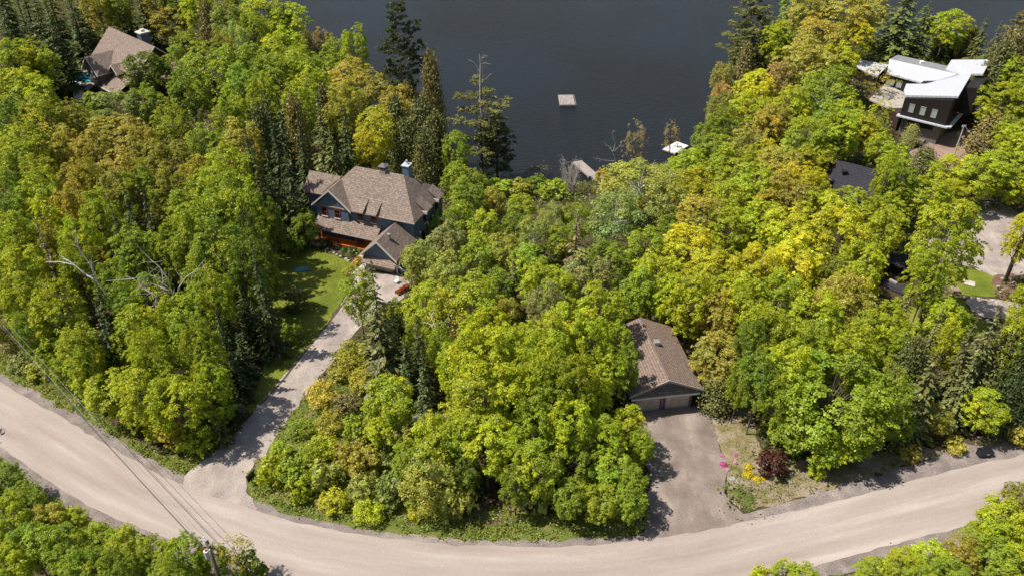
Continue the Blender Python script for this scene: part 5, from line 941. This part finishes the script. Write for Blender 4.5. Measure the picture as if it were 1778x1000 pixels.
def dead_tree(name, label, base_px, hb, trunk, limbs, m, r, tw=(30, 1.2), group=None, rt=.3):
    """trunk and limbs are pixel paths; the tree stands where its foot meets the land"""
    b = land(*base_px, hb); Y = b.y; foot = Vector((b.x, b.y, h1(b.x, b.y)-.3)); root = empty(name, foot, 0, label, 'tree', group)
    tp = [foot]+[p for p in px_path(trunk, Y, 0, .05)]
    branch_obj('trunk', root, m, [(rel(tp, foot), r, r*rt)])
    ps = []; tws = []
    for k, lp in enumerate(limbs):
        p = px_path(lp, Y, rnd.uniform(-.5, .5)); p[0] = onY(*lp[0], Y); ps.append((rel(p, foot), r*.5, r*.12)); tws += [(rel(a, foot), b_, c_) for a, b_, c_ in twigs(p, tw[0]//max(1, len(limbs)), tw[1], r*.14)]
    if ps: branch_obj('limbs', root, m, ps)
    if tws: branch_obj('twigs', root, m, tws)
    return root
dead_tree('dead_birch_tree', 'leaning dead white birch with forked bare limbs', (203,543), 4.5, [(203,543),(186,512),(168,488)], [[(168,488),(155,460),(140,438),(124,404)],[(165,484),(160,462),(160,448)],[(168,488),(150,478),(128,460),(105,455),(77,454)],[(128,460),(118,452),(108,450)],[(140,440),(133,420),(130,402)]], 'bark_pale', .19, (24, .9))
dead_tree('bare_tree', 'grey tangle of bare branches among green maples', (312,560), 5, [(312,560),(303,528),(300,510),(290,482)], [[(300,520),(272,515),(240,518),(195,520)],[(272,515),(250,500),(232,485),(182,487)],[(290,482),(275,462),(262,450),(240,428)],[(303,528),(312,500),(325,480),(340,468),(358,450)],[(300,510),(285,500),(262,492),(240,480)],[(310,550),(330,572),(348,588),(342,600)],[(300,520),(278,535),(262,545)],[(272,515),(268,530),(272,545)],[(285,505),(280,490),(272,480)]], 'bark_dead', .16, (95, 2.0))
dead_tree('dead_snag', 'dead white trunk with bare forked branches on the right shore', (1277,198), 3, [(1277,198),(1276,172)], [[(1276,172),(1268,160),(1258,148)],[(1276,172),(1276,150),(1266,125),(1264,116)],[(1276,178),(1277,150),(1277,140)],[(1277,196),(1282,186)]], 'bark_pale', .2, (18, 1.0))
dead_tree('dead_snag', 'tall thin white snag rising above the maples on the far right shore', (1372,60), 6, [(1372,60),(1373,30),(1374,0)], [[(1373,30),(1366,18),(1360,9)],[(1373,44),(1381,22),(1381,12)],[(1372,48),(1362,34),(1355,27)]], 'bark_pale', .16, (8, .8), rt=.4)
dead_tree('dead_snag', 'bare grey branches leaning over the water beside the orange young maple', (1070,285), 1, [(1070,285),(1064,264)], [[(1064,264),(1058,256),(1049,250)],[(1064,264),(1068,250),(1062,232),(1065,226)],[(1068,262),(1078,250),(1082,242)],[(1066,280),(1048,278),(1033,276)],[(1090,250),(1095,232),(1090,218)],[(1106,240),(1112,228),(1116,226)]], 'bark_dead', .1, (46, 1.0))
th = land(989,335,.3); thk = empty('dead_thicket', th, 0, 'grey leafless thicket beside the wooden jetty', 'shrub'); st, tw_ = [], []
for i in range(26):
    a = rnd.uniform(0, 6.28); L = rnd.uniform(4.2, 7.5); p = [Vector((rnd.uniform(-.8, .8), rnd.uniform(-.6, .6), -.3))]
    for k in range(5): p.append(p[-1]+Vector((math.cos(a)*.28+rnd.gauss(0, .15), math.sin(a)*.28+rnd.gauss(0, .15), L/5)))
    st.append((p, .05, .015)); tw_ += twigs(p, 22, 1.1, .018)
branch_obj('stems', thk, 'bark_dead', st); branch_obj('twigs', thk, 'bark_dead', tw_)
dead_tree('dead_pole_trunk', 'thin dead grey stem standing in front of the dark spruce', (692,712), 3, [(692,712),(690,690),(687,660)], [[(687,665),(680,655)],[(688,672),(697,660)]], 'bark_dead', .08, (14, .7))
dead_tree('dead_pole_trunk', 'thin dead grey stem among golden bushes left of the road bend', (630,792), 1.5, [(630,792),(622,770),(614,752)], [[(620,770),(612,760)]], 'bark_dead', .05, (10, .6))
dead_tree('bare_limbs', 'forked pale bare limbs in the thinly leaved maple right of the driveway', (762,600), 6, [(762,600),(758,582),(756,566)], [[(756,566),(750,550),(752,540)],[(756,570),(768,565),(778,550)],[(760,590),(742,596),(727,582)],[(756,575),(748,562),(735,558)]], 'bark_pale', .1, (26, 1.0))
# bare top and dead limbs of the half-bare pine are parts of that pine
pt = [t for t in placed if t[2] == 'halfpine'][0]; Yp = pt[7]; pine = [o for o in bpy.data.objects if o.get('label', '').startswith('tall half-bare pine')][0]
pm = MB()
for pix, r0, r1 in (([(848,312),(842,270),(838,220),(834,180),(834,140),(834,108),(832,95)], .26, .06), ([(834,142),(840,140),(853,128)], .07, .03), ([(832,122),(822,108),(812,104)], .06, .02), ([(834,112),(842,110),(852,112)], .06, .02), ([(834,105),(840,98),(845,97)], .04, .02),
                    ([(838,230),(828,228),(815,228)], .06, .02), ([(846,285),(835,268),(812,258)], .08, .03), ([(848,296),(858,280),(866,278)], .06, .02), ([(847,290),(834,272),(820,262)], .05, .02), ([(838,190),(850,192),(858,188)], .05, .02)):
    p = px_path(pix, Yp, 0, .03); pm.tube(p, [r0+(r1-r0)*i/(len(p)-1) for i in range(len(p))], 6)
for a, b_, c_ in twigs(px_path([(834,140),(834,100)], Yp), 26, 1.4, .02): pm.tube(a, [b_, b_*.7, c_], 4)
mo = pm.build('dead_top', M['bark_dead'], pine); mo.matrix_parent_inverse = Matrix.LocRotScale(pine.location, pine.rotation_euler, pine.scale).inverted()
# long bare trunks that the photo shows
def trunk_child(label_start, pix, base_px, r):
    par = [o for o in bpy.data.objects if o.get('label', '').startswith(label_start)]
    if not par: print('no', label_start); return
    par = par[0]; b = land(*base_px); p = [b-Vector((0, 0, .3))]+[onY(x, y, b.y+0.0) for x, y in pix[1:]]
    o = MB().tube(p, [r*(1-.35*i/(len(p)-1)) for i in range(len(p))], 8).build('bole', M['bark'], par, True); o.matrix_parent_inverse = Matrix.LocRotScale(par.location, par.rotation_euler, par.scale).inverted()
trunk_child('tall long-trunked maple', [(1587,596),(1600,558),(1610,528),(1624,490),(1636,450)], (1587,596), .32)
trunk_child('golden maple crown on the bent', [(1745,488),(1758,458),(1772,425),(1785,395)], (1745,488), .26)
ft = land(0,603); f2_ = land(34,597); 
tag(MB().tube([ft+Vector((-3, -.4, .15)), ft+Vector((0, 0, .25)), f2_+Vector((0, 0, .2))], [.17, .16, .1], 7).build('fallen_trunk', M['bark_pale'], None, True), 'fallen white birch trunk lying in the brush at the left edge', 'log')
# lily pads
lp = MB()
for i in range(26):
    p = G(rnd.gauss(943, 7), rnd.gauss(290, 3), LAKE+.02); s = rnd.uniform(.12, .25); lp.add([(p.x+s*math.cos(a), p.y+s*math.sin(a), LAKE+.02) for a in [k*.9 for k in range(7)]], [tuple(range(7))])
lo = lp.build('lily_pads', M['leaf']); tag(lo, 'small scatter of lily pads floating near the shore', 'water plants', kind='stuff')
lo.color = (.12, .13, .05, 1); at_ = lo.data.attributes.new('tint', 'FLOAT_COLOR', 'POINT'); at_.data.foreach_set('color', [1.0]*4*len(lo.data.vertices))

# ------------------------------------------------------------------ raft and jetties
def planks(mb, w_, d_, z0, z1, step=.24, gap=.02):
    k = int(w_/step)
    for i in range(k): mb.box((-w_/2+i*step, -d_/2, z0), (-w_/2+(i+1)*step-gap, d_/2, z1))
    return mb
a, b = G(972,182,LAKE+.4), G(1000,182,LAKE+.4); c = G(972,165,LAKE+.4); rw = (b-a).length; rd = (c-a).y; cc = (a+b)/2
rf_ = empty('swimming_raft', (cc.x, cc.y+rd/2, LAKE), math.radians(1), 'square wooden swimming raft floating on the open lake', 'raft')
planks(MB(), rw, rd, .3, .38, .3, .06).build('deck', M['deckgrey'], rf_)
m = MB(); m.box((-rw/2, -rd/2-.06, .02), (rw/2, -rd/2-.004, .34)).box((-rw/2, rd/2+.004, .02), (rw/2, rd/2+.06, .34)).box((-rw/2-.06, -rd/2, .02), (-rw/2-.004, rd/2, .34)).box((rw/2+.004, -rd/2, .02), (rw/2+.06, rd/2, .34)); m.build('frame', M['deckgrey'], rf_)
m = MB()
for s in (-1, 1): m.box((-rw/2+.1, s*rd*.3-.25, -.25), (rw/2-.1, s*rd*.3+.25, .29))
m.build('float', M['black'], rf_)
m = MB()
for s in (-.25, .25): m.tube([(s+.2, -rd/2+.3, .38), (s+.2, -rd/2+.1, .95), (s+.2, -rd/2-.2, .8), (s+.2, -rd/2-.22, -.5)], .03, 6)
for k in range(3): m.tube([(-.05, -rd/2-.21, -.1+k*.25), (.45, -rd/2-.21, -.1+k*.25)], .025, 5)
m.build('ladder', M['metal'], rf_)
def jetty(name, label, pix, z, m_, extra=None):
    P = [G(x, y, z) for x, y in pix]; c0 = sum(P, Vector())/4; ang = math.atan2((P[1]-P[0]).y, (P[1]-P[0]).x); w_ = (P[1]-P[0]).length; d_ = (P[3]-P[0]).length
    r = empty(name, (c0.x, c0.y, z), ang, label, 'jetty'); planks(MB(), w_, d_, -.1, 0, .2, .02).build('deck', M[m_], r)
    m = MB()
    for s in (-1, 1): m.box((-w_/2, s*(d_/2-.08)-.05, -.3), (w_/2, s*(d_/2-.08)+.05, -.104))
    m.build('beam', M['deckgrey'], r)
    for sx in (-.46, 0, .46):
        for sy in (-.45, .45): MB().tube([(w_*sx, d_*sy, -1.6), (w_*sx, d_*sy, .12)], .08, 6).build('post', M['bark_dead'], r)
    return r
jetty('wooden_jetty', 'weathered grey wooden jetty beside the leafless thicket', [(995,283),(1023,308),(1036,301),(1010,279)], LAKE+.55, 'deckgrey')
jetty('wooden_jetty', 'short grey landing stage behind the pale birch', [(1028,308),(1044,322),(1056,314),(1040,302)], LAKE+.5, 'deckgrey')
wj = jetty('white_jetty', 'white wooden jetty with a table behind the little orange sapling', [(1152,260),(1174,268),(1194,252),(1174,246)], LAKE+.55, 'white')
m = MB(); m.box((-1.2,-1.1,.55),(-.1,-.3,.62)); 
for sx in (-1.1,-.2):
    for sy in (-1.0,-.4): m.box((sx-.03,sy-.03,0),(sx+.03,sy+.03,.55))
tb = m.build('picnic_table', M['white']); tb.location = wj.location+Vector((1.0,.9,0)); tag(tb, 'small white table standing on the white jetty', 'table')
jetty('white_jetty', 'narrow white gangway joining the white jetty to the shore', [(1176,262),(1192,270),(1199,266),(1184,258)], LAKE+.6, 'white')

# ------------------------------------------------------------------ things around the houses
pp = [(120,134),(152,121),(164,148),(136,152)]; f = lambda x, y: (110+x/5.882, 30+y/5.882)
zp = h1(*G(*f(170,620), -4)[:2])+.25
def pf(x, y, z): return tuple(G(*f(x, y), z))
pl = empty('swimming_pool', pf(180,620,zp-.3), 0, 'turquoise swimming pool with grey stone coping beside the grey house', 'pool'); O = pl.location
MB().slab([tuple(Vector(pf(x, y, zp))-O) for x, y in ((25,615),(120,750),(330,690),(250,530),(160,530))], .3).build('coping', M['flag'], pl)
MB().slab([tuple(Vector(pf(x, y, zp+.02))-O) for x, y in ((75,625),(160,670),(290,668),(245,570))], .018).build('water', M['pool'], pl)
stp = MB()
for i, (x, y) in enumerate(((150,760),(155,785),(165,812),(175,835),(230,700),(260,720))):
    p = Vector(pf(x, y, zp)); s = empty('stepping_stone', p, .3*i, ['pale slab nearest the pool edge','second pale slab below the pool','third pale slab below the pool','fourth and lowest pale slab below the pool','pale slab at the right of the pool coping','pale slab between pool and grey house'][i], 'stone slab', 'pale stone slabs by the pool')
    MB().box((-1.0,-.45,-.25),(1.0,.45,.1)).build('slab', M['flag'], s, bevel=.05)
EXCL.append([pf(25,615,zp)[:2], pf(180,860,zp)[:2], pf(330,690,zp)[:2], pf(250,530,zp)[:2]])
# walkway of stone steps from drive to porch
for i, (x, y) in enumerate(((634,449),(628,455),(622,461),(619,467),(618,473),(620,480))):
    p = land(x, y, .12); s = MB().box((-1.15,-.42,-.3),(1.15,.42,.03+.02*(5-i))).build('stone_step', M['flag'], bevel=.04); s.location = p; s.rotation_euler.z = math.radians(-22+5*i)
    tag(s, ['top flagstone step against the porch end','second flagstone step below the porch end','third flagstone step of the curved walkway','fourth flagstone step of the curved walkway','fifth flagstone step of the curved walkway','lowest flagstone step beside the drive'][i], 'step', 'stone steps between drive and porch')
def puff_plant(name, label, cat, p, w_, h_, colr, n=500, size=.14, group=None, flower=None):
    c = rng.normal(size=(n, 3)); c = unit(c)*rng.uniform(.5, 1, (n, 1)); c[:, 2] = np.abs(c[:, 2]); pos = c*np.array([w_/2, w_/2, h_]); nor = c+rng.normal(size=(n, 3))*.5+[0, 0, .5]
    T = np.array(colr)*tints(n, .3, .08)
    if flower is not None: k = rng.uniform(size=n) < .78; T[k] = np.array(flower)*tints(int(k.sum()), .15, .03)
    o = link(name, quads_mesh(name, cards(pos, nor, rng.uniform(.6, 1.3, n)*size, .85), T, M['leaf'])); o.location = p; return tag(o, label, cat, group)
G_ROW = 'bushes in the flower bed before the porch'
for (x, y, w_, h_, c_, lb) in ((572,422,1.2,.7,(.07,.13,.03),'small green bush at the left end of the porch bed'),(585,430,1.6,.8,(.12,.05,.03),'reddish brown bush in the middle of the porch bed'),(597,436,1.2,.6,(.07,.16,.03),'bright green plant beside the reddish bush in the porch bed'),(612,437,1.7,.9,(.06,.12,.03),'dark green bush at the right end of the porch bed'),(562,425,1.0,.5,(.2,.24,.04),'pale yellow-green plant at the lawn side of the porch bed'),(625,438,.9,.6,(.2,.26,.04),'lime green plant against the porch corner')):
    puff_plant('garden_bush', lb, 'bush', land(x, y), w_, h_, c_, 420, .16, G_ROW)
for i, (x, y, s) in enumerate(((542,424,.5),(552,426,.55),(526,421,.35),(568,433,.3),(580,440,.3),(592,446,.35),(601,451,.4),(532,423,.3),(585,443,.28),(605,454,.35))):
    p = land(x, y); q_ = MB(); k = 7; rr = [rnd.uniform(.75, 1.1)*s for _ in range(k)]
    q_.add([(rr[j]*math.cos(j*.9), rr[j]*.7*math.sin(j*.9), -.1) for j in range(k)]+[(rr[j]*.7*math.cos(j*.9), rr[j]*.5*math.sin(j*.9), s*.6) for j in range(k)], [(j, (j+1) % k, k+(j+1) % k, k+j) for j in range(k)]+[tuple(range(k, 2*k))])
    o = q_.build('garden_rock', M['stone'], bevel=.04); o.location = p
    tag(o, ['grey boulder at the left end of the lawn border','largest grey boulder on the lawn border','small rock at the far left of the lawn border','rock in front of the pale plant on the lawn border','rock in front of the reddish bush','rock where the lawn border nears the yellow hedge','rock touching the yellow hedge','small rock between the two left boulders','little rock right of the reddish bush','last rock of the lawn border by the steps'][i], 'rock', 'rocks edging the lawn')
p = land(613,466); h_ = empty('yellow_hedge', p, math.radians(68), 'golden yellow low hedge strip beside the stone steps', 'hedge')
n_ = 1500; pos = np.column_stack([rng.uniform(-2.2, 2.2, n_), rng.uniform(-.45, .45, n_), rng.uniform(0, .7, n_)]); o = link('foliage', quads_mesh('hedge', cards(pos, rng.normal(size=(n_, 3))+[0, 0, 1], rng.uniform(.1, .2, n_), .85), np.array((.55, .36, .02))*tints(n_, .25, .1), M['leaf']), h_)
a, b = land(689,513), land(709,500); L_ = (b-a).length; p = (a+b)/2; r = empty('flower_trough', p, math.atan2((b-a).y, (b-a).x), 'long trough of orange-red flowers at the edge of the parking apron', 'planter')
MB().box((-L_/2,-.25,0),(L_/2,.25,.35)).build('trough', M['bark_dead'], r)
n_ = 900; pos = np.column_stack([rng.uniform(-L_/2, L_/2, n_), rng.uniform(-.3, .3, n_), rng.uniform(.25, .65, n_)]); T = np.array((.50, .09, .035))*tints(n_, .3, .1); k = rng.uniform(size=n_) < .2; T[k] = np.array((.08, .15, .03)); link('flowers', quads_mesh('flowers', cards(pos, rng.normal(size=(n_, 3))+[0, 0, 1], rng.uniform(.12, .24, n_), .9), T, M['leaf']), r)
puff_plant('garden_bush', 'green bush at the shaded right corner of the attached garage', 'bush', land(706,478), 1.8, 1.2, (.06, .13, .02), 500, .18)
# patio chair, cloth on the wing corner, lid on the lawn
p = land(689,492); cr = empty('patio_chair', p, -.5, 'white patio chair standing on the apron by the garage door', 'chair')
MB().box((-.28,-.28,.4),(.28,.28,.46)).build('seat', M['white'], cr, bevel=.02); MB().box((-.28,.24,.46),(.28,.3,.95)).build('backrest', M['white'], cr, bevel=.02)
for sx in (-.25, .25):
    for sy in (-.25, .25): MB().box((sx-.025,sy-.025,0),(sx+.025,sy+.025,.399)).build('leg', M['white'], cr)
fl = empty('flag', (*hw(-1.0, -3.9), -1.0), HA, 'blue and white flag on a short pole at the garage corner', 'flag')
MB().tube([(0,.4,-.1),(.25,-.1,.75),(.5,-.5,1.45)], .025, 6).build('pole', M['white'], fl)
g_ = MB(); vs = []; fs = []
for i in range(7):
    for j in range(5): t, s = i/6, j/4; vs.append((.25+.2*s+1.15*t, -.1-.36*s+.12*math.sin(t*7), .72+.65*s-.35*t*t))
for i in range(6):
    for j in range(4): a_ = i*5+j; fs.append((a_, a_+1, a_+6, a_+5))
g_.add(vs, fs); fo = g_.build('cloth', M['bluecloth'], fl, True); so = fo.modifiers.new('s', 'SOLIDIFY'); so.thickness = .015
p = land(523,468,.05); o = MB().box((-.95,-.55,0),(.95,.55,.09)).build('septic_lid', M['tarp'], bevel=.03); o.location = p; o.rotation_euler.z = .2; tag(o, 'pale blue rectangular lid lying on the lawn', 'lid')
# grey tank, black letter box, black roadside bin
p = land(413,722,.0); tk = empty('grey_tank', p, .5, 'grey barrel-shaped tank half hidden under the spruces beside the driveway', 'tank')
MB().tube([(-.85,0,.75),(-.7,0,.75),(.7,0,.75),(.85,0,.75)], [.45,.68,.68,.45], 16).build('body', M['tank'], tk, True); MB().box((-.5,-.35,0),(-.35,.35,.3)).build('foot', M['black'], tk); MB().box((.35,-.35,0),(.5,.35,.3)).build('foot', M['black'], tk); MB().tube([(0,0,1.38),(0,0,1.56)], .16, 10).build('valve_cap', M['metal'], tk)
p = land(438,838); sg = empty('sign_board', p, math.radians(62), 'small black sign board on a post at the mouth of the long driveway', 'sign')
MB().box((-.04,-.04,-.1),(.04,.04,1.3)).build('post', M['black'], sg); MB().box((-.5,-.09,.55),(.5,-.045,1.35)).build('board', M['black'], sg, bevel=.02); MB().box((-.58,-.12,1.351),(.58,-.02,1.42)).build('cap_rail', M['black'], sg)
p = land(1708,790); bn = empty('refuse_box', p, math.radians(8), 'black lidded refuse box at the right roadside beneath a maple', 'box'); bn.scale = (.72, .72, .72)
MB().prism([(-.95,-.5),(.95,-.5),(.95,.5),(-.95,.5)], 0, [.75,.75,.95,.95]).build('body', M['black'], bn, bevel=.03)
ld = MB().add([(-1.02,-.58,.78),(1.02,-.58,.78),(1.02,.58,1.0),(-1.02,.58,1.0),(-1.02,-.58,.86),(1.02,-.58,.86),(1.02,.58,1.08),(-1.02,.58,1.08)], [(3,2,1,0),(4,5,6,7),(0,1,5,4),(1,2,6,5),(2,3,7,6),(3,0,4,7)]).build('lid', M['black'], bn, bevel=.03)
MB().box((-.2,-.66,.74),(.2,-.585,.8)).build('handle', M['metal'], ld)
# stone ring by the garage
rg = MB(); p = land(1238,706)
for i in range(11):
    a_ = i*.571; rg.box((.75*math.cos(a_)-.2, .75*math.sin(a_)-.14, -.1), (.75*math.cos(a_)+.2, .75*math.sin(a_)+.14, .22+.05*math.sin(i*3)))
o = rg.build('stone_ring', M['stone'], bevel=.05); o.location = p; tag(o, 'ring of pale stones around the cedar at the garage corner', 'stone ring')
# flower clumps by the garage driveway
for i, (x, y, w_, cl, lb) in enumerate(((1253,791,.55,(.75,.35,.55),'pale pink flower clump at the left of the driveway corner'),(1277,790,.5,(.75,.2,.5),'pink flower clump furthest from the driveway'),(1277,803,.45,(.75,.35,.6),'small lilac flower clump between the pink ones'),(1256,807,.85,(.8,.12,.5),'largest magenta flower clump'),(1264,815,.55,(.75,.4,.6),'pale lilac flower clump below the magenta one'),
    (1300,811,1.05,(.85,.65,.02),'yellow flower clump nearest the wood'),(1298,825,1.25,(.85,.68,.02),'largest yellow flower clump'),(1314,833,1.0,(.85,.65,.02),'yellow flower clump in front of the dark red shrub'),(1326,831,.6,(.8,.6,.03),'small yellow flower clump touching the dark red shrub'),(1272,831,.6,(.75,.75,.75),'white flower clump at the driveway corner'),(1279,835,.4,(.75,.75,.75),'little white flower clump beside the larger white one'))):
    puff_plant('flower_clump', lb, 'flowers', land(x, y), w_*1.0, w_*.38, (.10, .16, .03), 380, .11, 'flower clumps by the garage driveway', cl if True else None)
# rocks round the right hand lawns
RK = [(1728,478,.5),(1740,484,.35),(1760,492,.4),(1733,498,.35),(1742,503,.35),(1737,507,.25),(1676,516,.35),(1688,517,.3),(1699,519,.35),(1711,522,.4),(1722,523,.45),(1731,525,.3),(1645,388,.9),(1664,385,1.2),(1680,383,.7),(1702,553,.25),(1715,556,.3),(1722,560,.3),(1745,478,.3)]
RL = ['pale boulder at the upper left of the mulch bed','small rock beside the upper boulder of the mulch bed','pale rock right of the leaning trunk','left rock of the pair in the mulch bed','right rock of the pair in the mulch bed','lowest small rock in the mulch bed','first rock of the row along the gravel pad','second rock of the row along the gravel pad','third rock of the row along the gravel pad','fourth rock of the row along the gravel pad','largest rock in the row along the gravel pad','last rock of the row along the gravel pad','left flat boulder behind the turning circle','largest flat boulder behind the turning circle','right boulder behind the turning circle','small stone at the lower edge of the gravel pad','middle stone at the lower edge of the gravel pad','lowest stone under the gravel pad','small rock at the foot of the bent trunk']
for (x, y, s), lb in zip(RK, RL):
    q_ = MB(); k = 8; rr = [rnd.uniform(.75, 1.15)*s for _ in range(k)]; a0 = rnd.uniform(0, 2)
    q_.add([(rr[j]*math.cos(a0+j*.785), rr[j]*.65*math.sin(a0+j*.785), -.1) for j in range(k)]+[(rr[j]*.72*math.cos(a0+j*.785), rr[j]*.45*math.sin(a0+j*.785), s*rnd.uniform(.4, .55)) for j in range(k)], [(j, (j+1) % k, k+(j+1) % k, k+j) for j in range(k)]+[tuple(range(k, 2*k))])
    o = q_.build('boulder', M['stone'], bevel=.05); o.location = land(x, y); tag(o, lb, 'rock', 'rocks around the right-hand lawns')
p = land(1682,492,.03); o = MB().box((-.75,-.6,0),(.75,.6,.12)).build('stone_slab', M['flag'], bevel=.04); o.location = p; o.rotation_euler.z = -.5; tag(o, 'single square stone slab in the little right-hand lawn', 'stone slab')
p = land(1658,505,.1); o = MB().box((-.5,-.5,0),(.5,.5,.35)).build('clay_box', M['brick'], bevel=.05); o.location = p; tag(o, 'reddish brick block beside the little right-hand lawn', 'block')

# ------------------------------------------------------------------ power lines
def pole_at(top_px, bot_px, Hp, z=None):
    best = None
    for hh in np.arange(4, 16, .25):
        p = land(*top_px, hh); b = proj((p.x, p.y, p.z-4.0)); t = proj(p)
        dx = (b[0]-t[0])/(b[1]-t[1]); e = abs(hh-Hp)
        if best is None or e < best[0]: best = (e, p)
    return best[1]
pt_ = pole_at((358,937), (392,1000), 9.5); pz = h1(pt_.x, pt_.y)
up = empty('utility_pole', (pt_.x, pt_.y, pz), math.radians(-35), 'dark wooden utility pole with transformer rising from the bushes by the road', 'utility pole'); Hh = pt_.z-pz
MB().tube([(0,0,-.5),(0,0,Hh*.5),(0,0,Hh)], [.19,.165,.14], 10).build('post', M['bark'], up, True)
MB().tube([(0,0,Hh),(0,0,Hh+.06)], [.16,.13], 10).build('pole_cap', M['metal'], up)
for k, (u_, zz) in enumerate(((-.25, Hh+.05), (.22, Hh-.5), (-.22, Hh-.95))):
    MB().tube([(0,0,zz-.1),(u_,0,zz-.05),(u_,0,zz+.12)], [.03,.03,.05], 6).build('insulator', M['ceramic'], up)
bx_ = MB().tube([(-.42,-.1,Hh-2.3),(-.42,-.1,Hh-1.5)], [.2,.2], 12).build('transformer', M['ceramic'], up); MB().tube([(-.42,-.1,Hh-1.5),(-.42,-.1,Hh-1.28)], [.1,.06], 8).build('bushing', M['orange'], bx_)
MB().tube([(.16,-.1,Hh-1.0),(.42,-.2,Hh-1.0),(.42,-.2,Hh-.6)], [.03,.03,.06], 6).build('cutout', M['ceramic'], up)
T0 = Vector((pt_.x, pt_.y, 0))
def wire(name, a, b, sag, r, m_, label, n=26):
    pts = [a.lerp(b, i/n)-Vector((0, 0, sag*4*(i/n)*(1-i/n))) for i in range(n+1)]
    o = MB().tube(pts, r, 5).build(name, M[m_]); return tag(o, label, 'cable', 'overhead cables across the road')
farp = land(-40,500,9.3)
dirn = (farp-pt_).normalized(); farp = pt_+(farp-pt_)*1.25; farp.z = h1(farp.x, farp.y)+9.0; sd_ = Vector((-dirn.y, dirn.x, 0)).normalized()
wire('overhead_cable', Vector((pt_.x, pt_.y, pz+Hh+.1)), farp+Vector((0, 0, .4)), .5, .016, 'wire_pale', 'uppermost pale cable running from the pole to the upper left')
wire('overhead_cable', Vector((pt_.x, pt_.y, pz+Hh-.45))+sd_*.25, farp+sd_*.3+Vector((0, 0, -.3)), .7, .018, 'wire_pale', 'second pale cable just below the uppermost one')
wire('overhead_cable', Vector((pt_.x, pt_.y, pz+Hh-2.6))-sd_*.1, farp+Vector((0, 0, -2.6))-sd_*.1, .8, .026, 'wire', 'thick dark lowest cable crossing the road')
a = pt_+Vector((1.2, -2.5, .0)); b = pt_+(farp-pt_)*.98; wire('overhead_cable', Vector((pt_.x, pt_.y, pz+Hh-1.6))+sd_*.2, farp+Vector((0, 0, -1.5))+sd_*.2, .8, .015, 'wire', 'thin dark cable just above the lowest one')
# street pole by the modern house
p = land(1655,274,0); sp_ = empty('service_pole', p, 0, 'slim grey service pole on the brick driveway of the modern house', 'utility pole')
hh_ = 6.2; MB().tube([(0,0,-.3),(0,0,hh_)], [.15,.11], 8).build('post', M['bark_dead'], sp_); MB().box((-.35,-.06,hh_-.35),(.35,.06,hh_-.2)).build('crossarm', M['ceramic'], sp_)
for s in (-.28, .28): MB().tube([(s,0,hh_-.2),(s,0,hh_+.05)], [.05,.06], 6).build('insulator', M['ceramic'], sp_)
o = MB().tube([Vector((p.x, p.y, p.z+hh_)).lerp(land(1800,312,6), t/12)-Vector((0, 0, 1.2*4*(t/12)*(1-t/12))) for t in range(13)], .03, 4).build('overhead_cable', M['wire_pale']); tag(o, 'pale cable from the service pole towards the right edge', 'cable')
